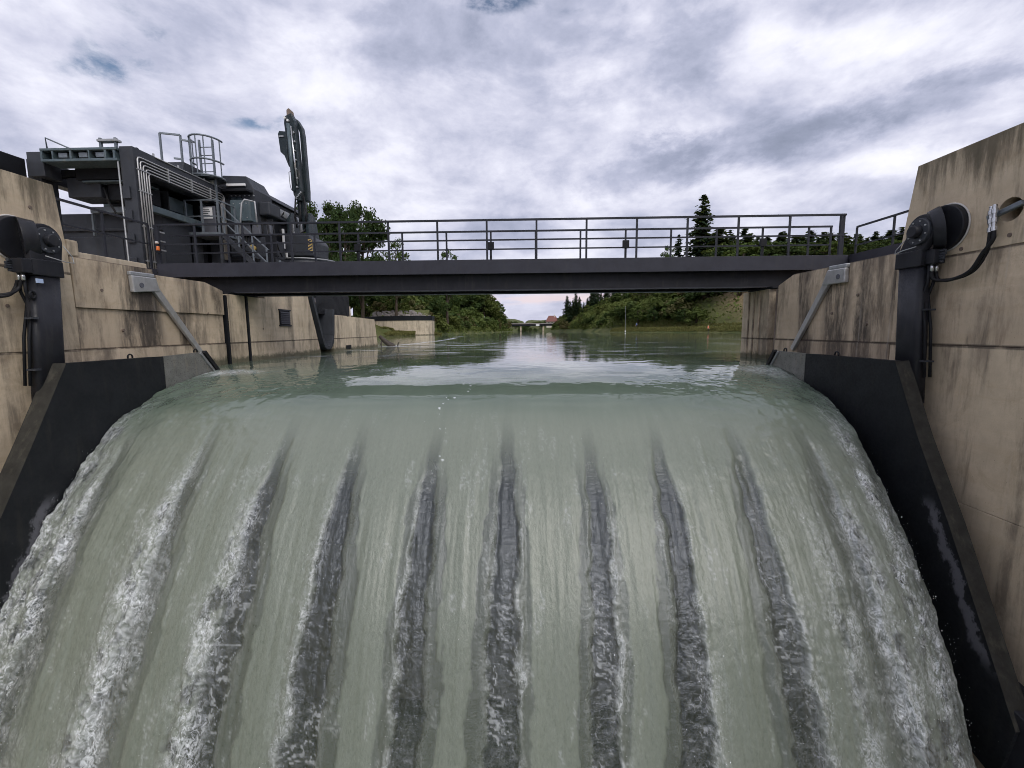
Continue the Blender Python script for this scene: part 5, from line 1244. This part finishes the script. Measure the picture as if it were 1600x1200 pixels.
def conifer(seed, layers, leaf, mat='needle', rad=.17):
    rg = np.random.default_rng(seed); tr = MB()
    tr.tube([(0, 0, -.03), (0, 0, .5), (0, 0, .99)], [.018, .011, .002], 7)
    C = []; Nn = []
    for k in range(layers):
        t_ = k/(layers-1); z = .14+.85*t_; r = rad*(1-t_)**.8*rg.uniform(.75, 1.15)+.008
        nb = int(5+6*(1-t_))
        for j in range(nb):
            a = rg.uniform(0, 2*math.pi); L_ = r*rg.uniform(.65, 1.15); m = max(4, int(26*L_/rad))
            s_ = rg.uniform(.08, 1, m); w_ = rg.normal(0, .012+.02*L_/rad, (m, 2))
            x = np.cos(a)*L_*s_+w_[:, 0]; y = np.sin(a)*L_*s_+w_[:, 1]; zz = z-.28*L_*s_+.10*L_*s_**3+rg.normal(0, .006, m)
            C.append(np.stack([x, y, zz], -1)); Nn.append(np.stack([np.cos(a)*.4+rg.normal(0, .5, m), np.sin(a)*.4+rg.normal(0, .5, m), np.ones(m)], -1))
            tr.tube([(0, 0, z), (math.cos(a)*L_*.8, math.sin(a)*L_*.8, z-.2*L_)], [.004, .001], 4)
    return mesh_of(tr, 'trunk', 'bark'), quads_mesh('crown', np.concatenate(C), np.concatenate(Nn), leaf, mat, rg, .8)
def bush(seed, nclump, per, leaf, mat):
    rg = np.random.default_rng(seed); tr = MB()
    cl = []
    while len(cl) < nclump:
        p = rg.uniform(-1, 1, 3); p[2] = abs(p[2])
        if np.linalg.norm(p) > 1 or np.linalg.norm(p) < .35: continue
        l = rg.uniform(.75, 1.15); cl.append((p[0]*.6*l, p[1]*.6*l, .08+p[2]*.82*l))
    cl = np.array(cl)
    for k in range(6):
        e = cl[rg.integers(len(cl))]; tr.tube([(0, 0, -.05), tuple(e*.5), tuple(e*.95)], [.03, .018, .004], 5)
    idx = np.repeat(np.arange(len(cl)), per); off = rg.normal(size=(len(idx), 3)); off /= np.linalg.norm(off, axis=1, keepdims=True)
    C = cl[idx]+off*rg.uniform(.10, .2, len(cl))[idx][:, None]*rg.random((len(idx), 1))**.4
    Nn = off*.8+rg.normal(size=off.shape)*.6+np.array([0, 0, .45])
    return mesh_of(tr, 'trunk', 'bark'), quads_mesh('crown', C, Nn, leaf, mat, rg)
TM = {}
TM['broad'] = [broadleaf(s, 60, 62, .019, m) for s, m in ((1, 'leaf'), (2, 'leaf'), (3, 'leaf_light'), (4, 'leaf'))]
TM['big'] = [broadleaf(s, 80, 110, .0118, m, .40, .58, .41, .14) for s, m in ((11, 'leaf_dark'), (12, 'leaf'), (13, 'leaf_dark'))]
TM['open'] = [broadleaf(s, 46, 60, .012, m, .26, .58, .38, .2) for s, m in ((15, 'leaf_light'), (16, 'leaf'))]
TM['conifer'] = [conifer(s, 26, .022) for s in (21, 22, 23)]
TM['dark'] = [broadleaf(s, 60, 62, .019, 'leaf_dark') for s in (61, 62)]
TM['spruce'] = [conifer(31, 34, .019, 'needle', .20)]
TM['bush'] = [bush(s, 30, 55, .055, m) for s, m in ((41, 'leaf_light'), (42, 'leaf_light'), (43, 'leaf'), (44, 'leaf_dry'))]
TM['round'] = [broadleaf(s, 55, 62, .021, 'leaf_light', .34, .52, .44, .08) for s in (51, 52)]+[broadleaf(53, 55, 62, .021, 'leaf', .34, .52, .44, .08)]
RG = random.Random(5)
def tree(kind, name, x, y, h, spread, label, cat, group=None, var=None, z=None):
    tm, cm = TM[kind][RG.randrange(len(TM[kind])) if var is None else var]
    z = hz(x, y) if z is None else z
    e = bpy.data.objects.new(name, None); e.empty_display_size = .2; col.objects.link(e)
    e.location = (x, y, z-.05); e.rotation_euler = (0, 0, RG.uniform(0, 6.28)); e.scale = (h*spread, h*spread, h)
    tag(e, label, cat, group)
    for nm, me in (('trunk', tm), ('crown', cm)):
        o = bpy.data.objects.new(nm, me); o.parent = e; col.objects.link(o)
    return e
def at(px, Y): return (px-819)/697.2*Y     # lateral offset for a picture column at a given distance
# left: tall open trees above the footbridge
for px, Y, top, sp, k, v, lab in ((503, 92, 312, .68, 'big', 2, 'tall leafy tree just right of the upright excavator arm'), (540, 90, 320, .62, 'big', 0, 'tall see-through tree in the middle of the group behind the bridge railing'), (566, 96, 318, .66, 'big', 0, 'tallest dark rounded tree at the right end of the group behind the railing'), (478, 112, 325, .7, 'big', 2, 'pale leafy tree hidden behind the excavator arm')):
    x = at(px, Y); z = hz(x, Y); zt = .88+(518-top)/697.2*Y
    tree(k, 'deciduous_tree', x, Y, (zt-z)/1.0, sp, lab, 'tree', None, v)
for px, Y, top, sp, lab in ((620, 105, 372, .75, 'small airy tree rising above the bridge deck right of the big trees'), (700, 120, 388, .75, 'little treetop just showing above the bridge deck left of center')):
    x = at(px, Y); z = hz(x, Y); zt = .88+(517-top)/697.2*Y; tree('open', 'deciduous_tree', x, Y, zt-z, sp, lab, 'tree', None, 1)
tree('conifer', 'conifer', at(440, 120), 120, 28, .9, 'dark spruce tip behind the roof of the rack cleaning machine', 'tree', None, 0)
# left wood: between the wall end and the river bend
for i in range(44):
    t_ = i/43; px = 548+250*t_+RG.uniform(-8, 8); Y = 116+150*t_**1.3+RG.uniform(-4, 14)
    top = (415+RG.uniform(-5, 30)) if px < 740 else 455-18+ (px-740)*1.05+RG.uniform(-6, 8)
    x = at(px, Y); x = min(x, float(left_edge(Y))-2.5); z = hz(x, Y); zt = .88+(517-top)/697.2*Y
    tree('broad', 'deciduous_tree', x, Y, max(4, zt-z), RG.uniform(.95, 1.35), ('dark green tree of the left bank wood standing behind the concrete basin' if px < 672 else 'dark green tree of the left bank wood nearest the river gap' if px > 745 else 'dark green tree of the left bank wood between basin and river gap'), 'tree', 'trees of the left bank wood')
for i in range(52):
    t_ = i/51; Y = 108+190*t_**1.4+RG.uniform(0, 5); x = float(left_edge(Y))-1.2-RG.random()*3.5; h = RG.uniform(2.2, 5.0)*(1+.35*t_)
    if i < 12: x -= 3*RG.random(); Y += 3
    if i % 2: x -= 3; h *= 1.7
    tree('bush', 'shrub', x, Y, h, RG.uniform(.9, 1.3), 'leafy shrub at the foot of the wood along the left water edge', 'shrub', 'shrubs along the left water edge')
for i in range(16):
    x = -40+17*i/15+RG.uniform(-1, 1); Y = 110+RG.uniform(0, 4)
    tree('bush', 'shrub', x, Y, RG.uniform(2.5, 5.5), RG.uniform(.9, 1.3), 'shrub on the bank behind the rubble stones', 'shrub', 'shrubs above the rubble bank')
# right hillside
ORD = 'first second third fourth fifth sixth seventh eighth ninth tenth eleventh twelfth thirteenth fourteenth fifteenth'.split()
n = 0
while n < 150:
    Y = RG.uniform(104, 300) if RG.random() < .75 else RG.uniform(100, 150)
    e_ = float(right_edge(Y)); pth = float(np.interp(Y, [0, 118, 139, 170], [7.5, 7.5, 3.5, 1.5]))
    dx = pth+RG.random()**1.3*30; x = e_+dx
    if x > at(1175, Y): continue
    px = 819+x/Y*697
    if x > 47 and Y < 128 and RG.random() < .75: continue      # bare earth slope
    h = RG.uniform(3, 6.2) if px > 960 else RG.uniform(2.0, 4.2)
    n += 1
    tree('bush' if RG.random() < .6 else 'round', 'shrub', x, Y, h*1.15, RG.uniform(1.0, 1.4), ('bushy shrub on the steep slope beside the river gap at right' if px < 960 else 'bushy shrub on the right hillside above the grassy bank'), 'shrub', 'shrubs on the right hillside')
for i in range(15):
    px = 884+5.3*i+RG.uniform(-1.5, 1.5); Y = 245+RG.uniform(-12, 35); x = at(px, Y); z = hz(x, Y); top = 470-1.3*i+RG.uniform(-9, 9)
    zt = .88+(515-top)/697.2*Y; tree('conifer', 'conifer', x, Y, max(6, zt-z), RG.uniform(1.1, 1.5), ORD[i]+' dark conifer from the left on the ridge right of the river gap', 'tree', 'ridge conifers right of the river gap')
x = at(1087, 155); tree('spruce', 'spruce_tree', x, 155, .88+(514-318)/697.2*155-hz(x, 155), 1.25, 'tall dark spruce standing out above the right part of the bridge', 'tree')
for px, Y, top, lab in ((1052, 160, 374, 'slim conifer just left of the tall spruce'), (1128, 160, 368, 'shorter conifer right of the tall spruce'), (1036, 150, 386, 'small pale treetop left of the slim conifer')):
    x = at(px, Y); tree('conifer' if px > 1040 else 'open', 'conifer' if px > 1040 else 'deciduous_tree', x, Y, .88+(514-top)/697.2*Y-hz(x, Y), 1.1 if px > 1040 else .8, lab, 'tree')
for i in range(50):
    px = 1112+6.6*i+RG.uniform(-5, 5); Y = 150+RG.uniform(-16, 30); x = at(px, Y); z = hz(x, Y); top = 378+RG.uniform(-9, 10)-(7 if i % 5 == 0 else 0)
    zt = .88+(512-top)/697.2*Y; tree('conifer', 'conifer', x, Y, max(6, zt-z), RG.uniform(1.7, 2.5), ('dark conifer in the hilltop row between the tall spruce and the right bridge end post' if px < 1323 else 'dark conifer in the hilltop row between the right bridge end post and the pier'), 'tree', 'hilltop conifers at right')
for i in range(44):
    px = 1105+7.6*i+RG.uniform(-4, 4); Y = 122+RG.uniform(-12, 14); x = at(px, Y); z = hz(x, Y); top = 386+RG.uniform(-5, 6)
    zt = .88+(512-top)/697.2*Y; tree('broad' if i % 3 else 'dark', 'deciduous_tree', x, Y, max(4, zt-z), RG.uniform(1.2, 1.7), ('leafy green tree below the hilltop conifers, seen through the right bridge railing' if px < 1323 else 'leafy green tree below the hilltop conifers, between bridge end post and pier'), 'tree', 'leafy trees below the hilltop conifers')
# far tree line
for i in range(40):
    px = 800+78*i/39+RG.uniform(-2, 2); Y = 430+RG.uniform(0, 60); x = at(px, Y)
    tree('broad', 'deciduous_tree', x, Y, RG.uniform(5, 8), RG.uniform(1.2, 1.7), 'tiny tree in the far tree line closing the river', 'tree', 'far tree line')
# ground cover
def cover():
    rg = np.random.default_rng(99); P = []
    n = 60000
    Y = rg.uniform(100, 320, n); X = right_edge(Y)+rg.uniform(.3, 42, n)
    ok = (X < (1185-819)/697.2*Y) & ~((X > 47) & (Y < 128) & (rg.random(n) < .8))
    pth = np.interp(Y, [0, 118, 139, 170], [7, 7, 3, 1]); ok &= (X-right_edge(Y)) > pth
    X, Y = X[ok], Y[ok]; Z = height(X, Y)+rg.random(len(X))**1.5*1.5
    n2 = 16000; Y2 = rg.uniform(104, 330, n2); X2 = left_edge(Y2)-rg.uniform(.0, 14, n2); Z2 = height(X2, Y2)+rg.random(n2)*1.2
    C = np.stack([np.concatenate([X, X2]), np.concatenate([Y, Y2]), np.concatenate([Z, Z2])], -1)
    me = quads_mesh('undergrowth', C, rg.normal(size=C.shape)*.7+np.array([0, -.3, .7]), .32, 'leaf_light', rg)
    o = bpy.data.objects.new('undergrowth', me); col.objects.link(o); tag(o, 'low tangled undergrowth covering both far banks', 'undergrowth', None, 'stuff')
    n3 = 26000; Y3 = rg.uniform(95, 145, n3); d3 = rg.random(n3)*7.5; X3 = right_edge(Y3)+d3-.2
    n4 = 7000; Y4 = 97.2+rg.random(n4)*1.8; X4 = -38+rg.random(n4)*14
    Z3 = height(X3, Y3)+.1
    n5 = 5000; Y5 = rg.uniform(99, 107, n5); X5 = left_edge(Y5)-rg.random(n5)*5+1.0
    Z4 = np.full(n4, .05)+rg.random(n4)*.35+sstep(Y4, 97.2, 99)*.5; Z5 = np.maximum(height(X5, Y5), 0)+.2
    C = np.stack([np.concatenate([X3, X4, X5]), np.concatenate([Y3, Y4, Y5]), np.concatenate([Z3, Z4, Z5])], -1)
    me = quads_mesh('grass', C, rg.normal(size=C.shape)*np.array([1, 1, .25])+np.array([0, -.6, 0]), .22, 'grass', rg)
    o = bpy.data.objects.new('grass', me); col.objects.link(o); tag(o, 'dry yellow-green grass along the far water edges', 'grass', None, 'stuff')
cover()
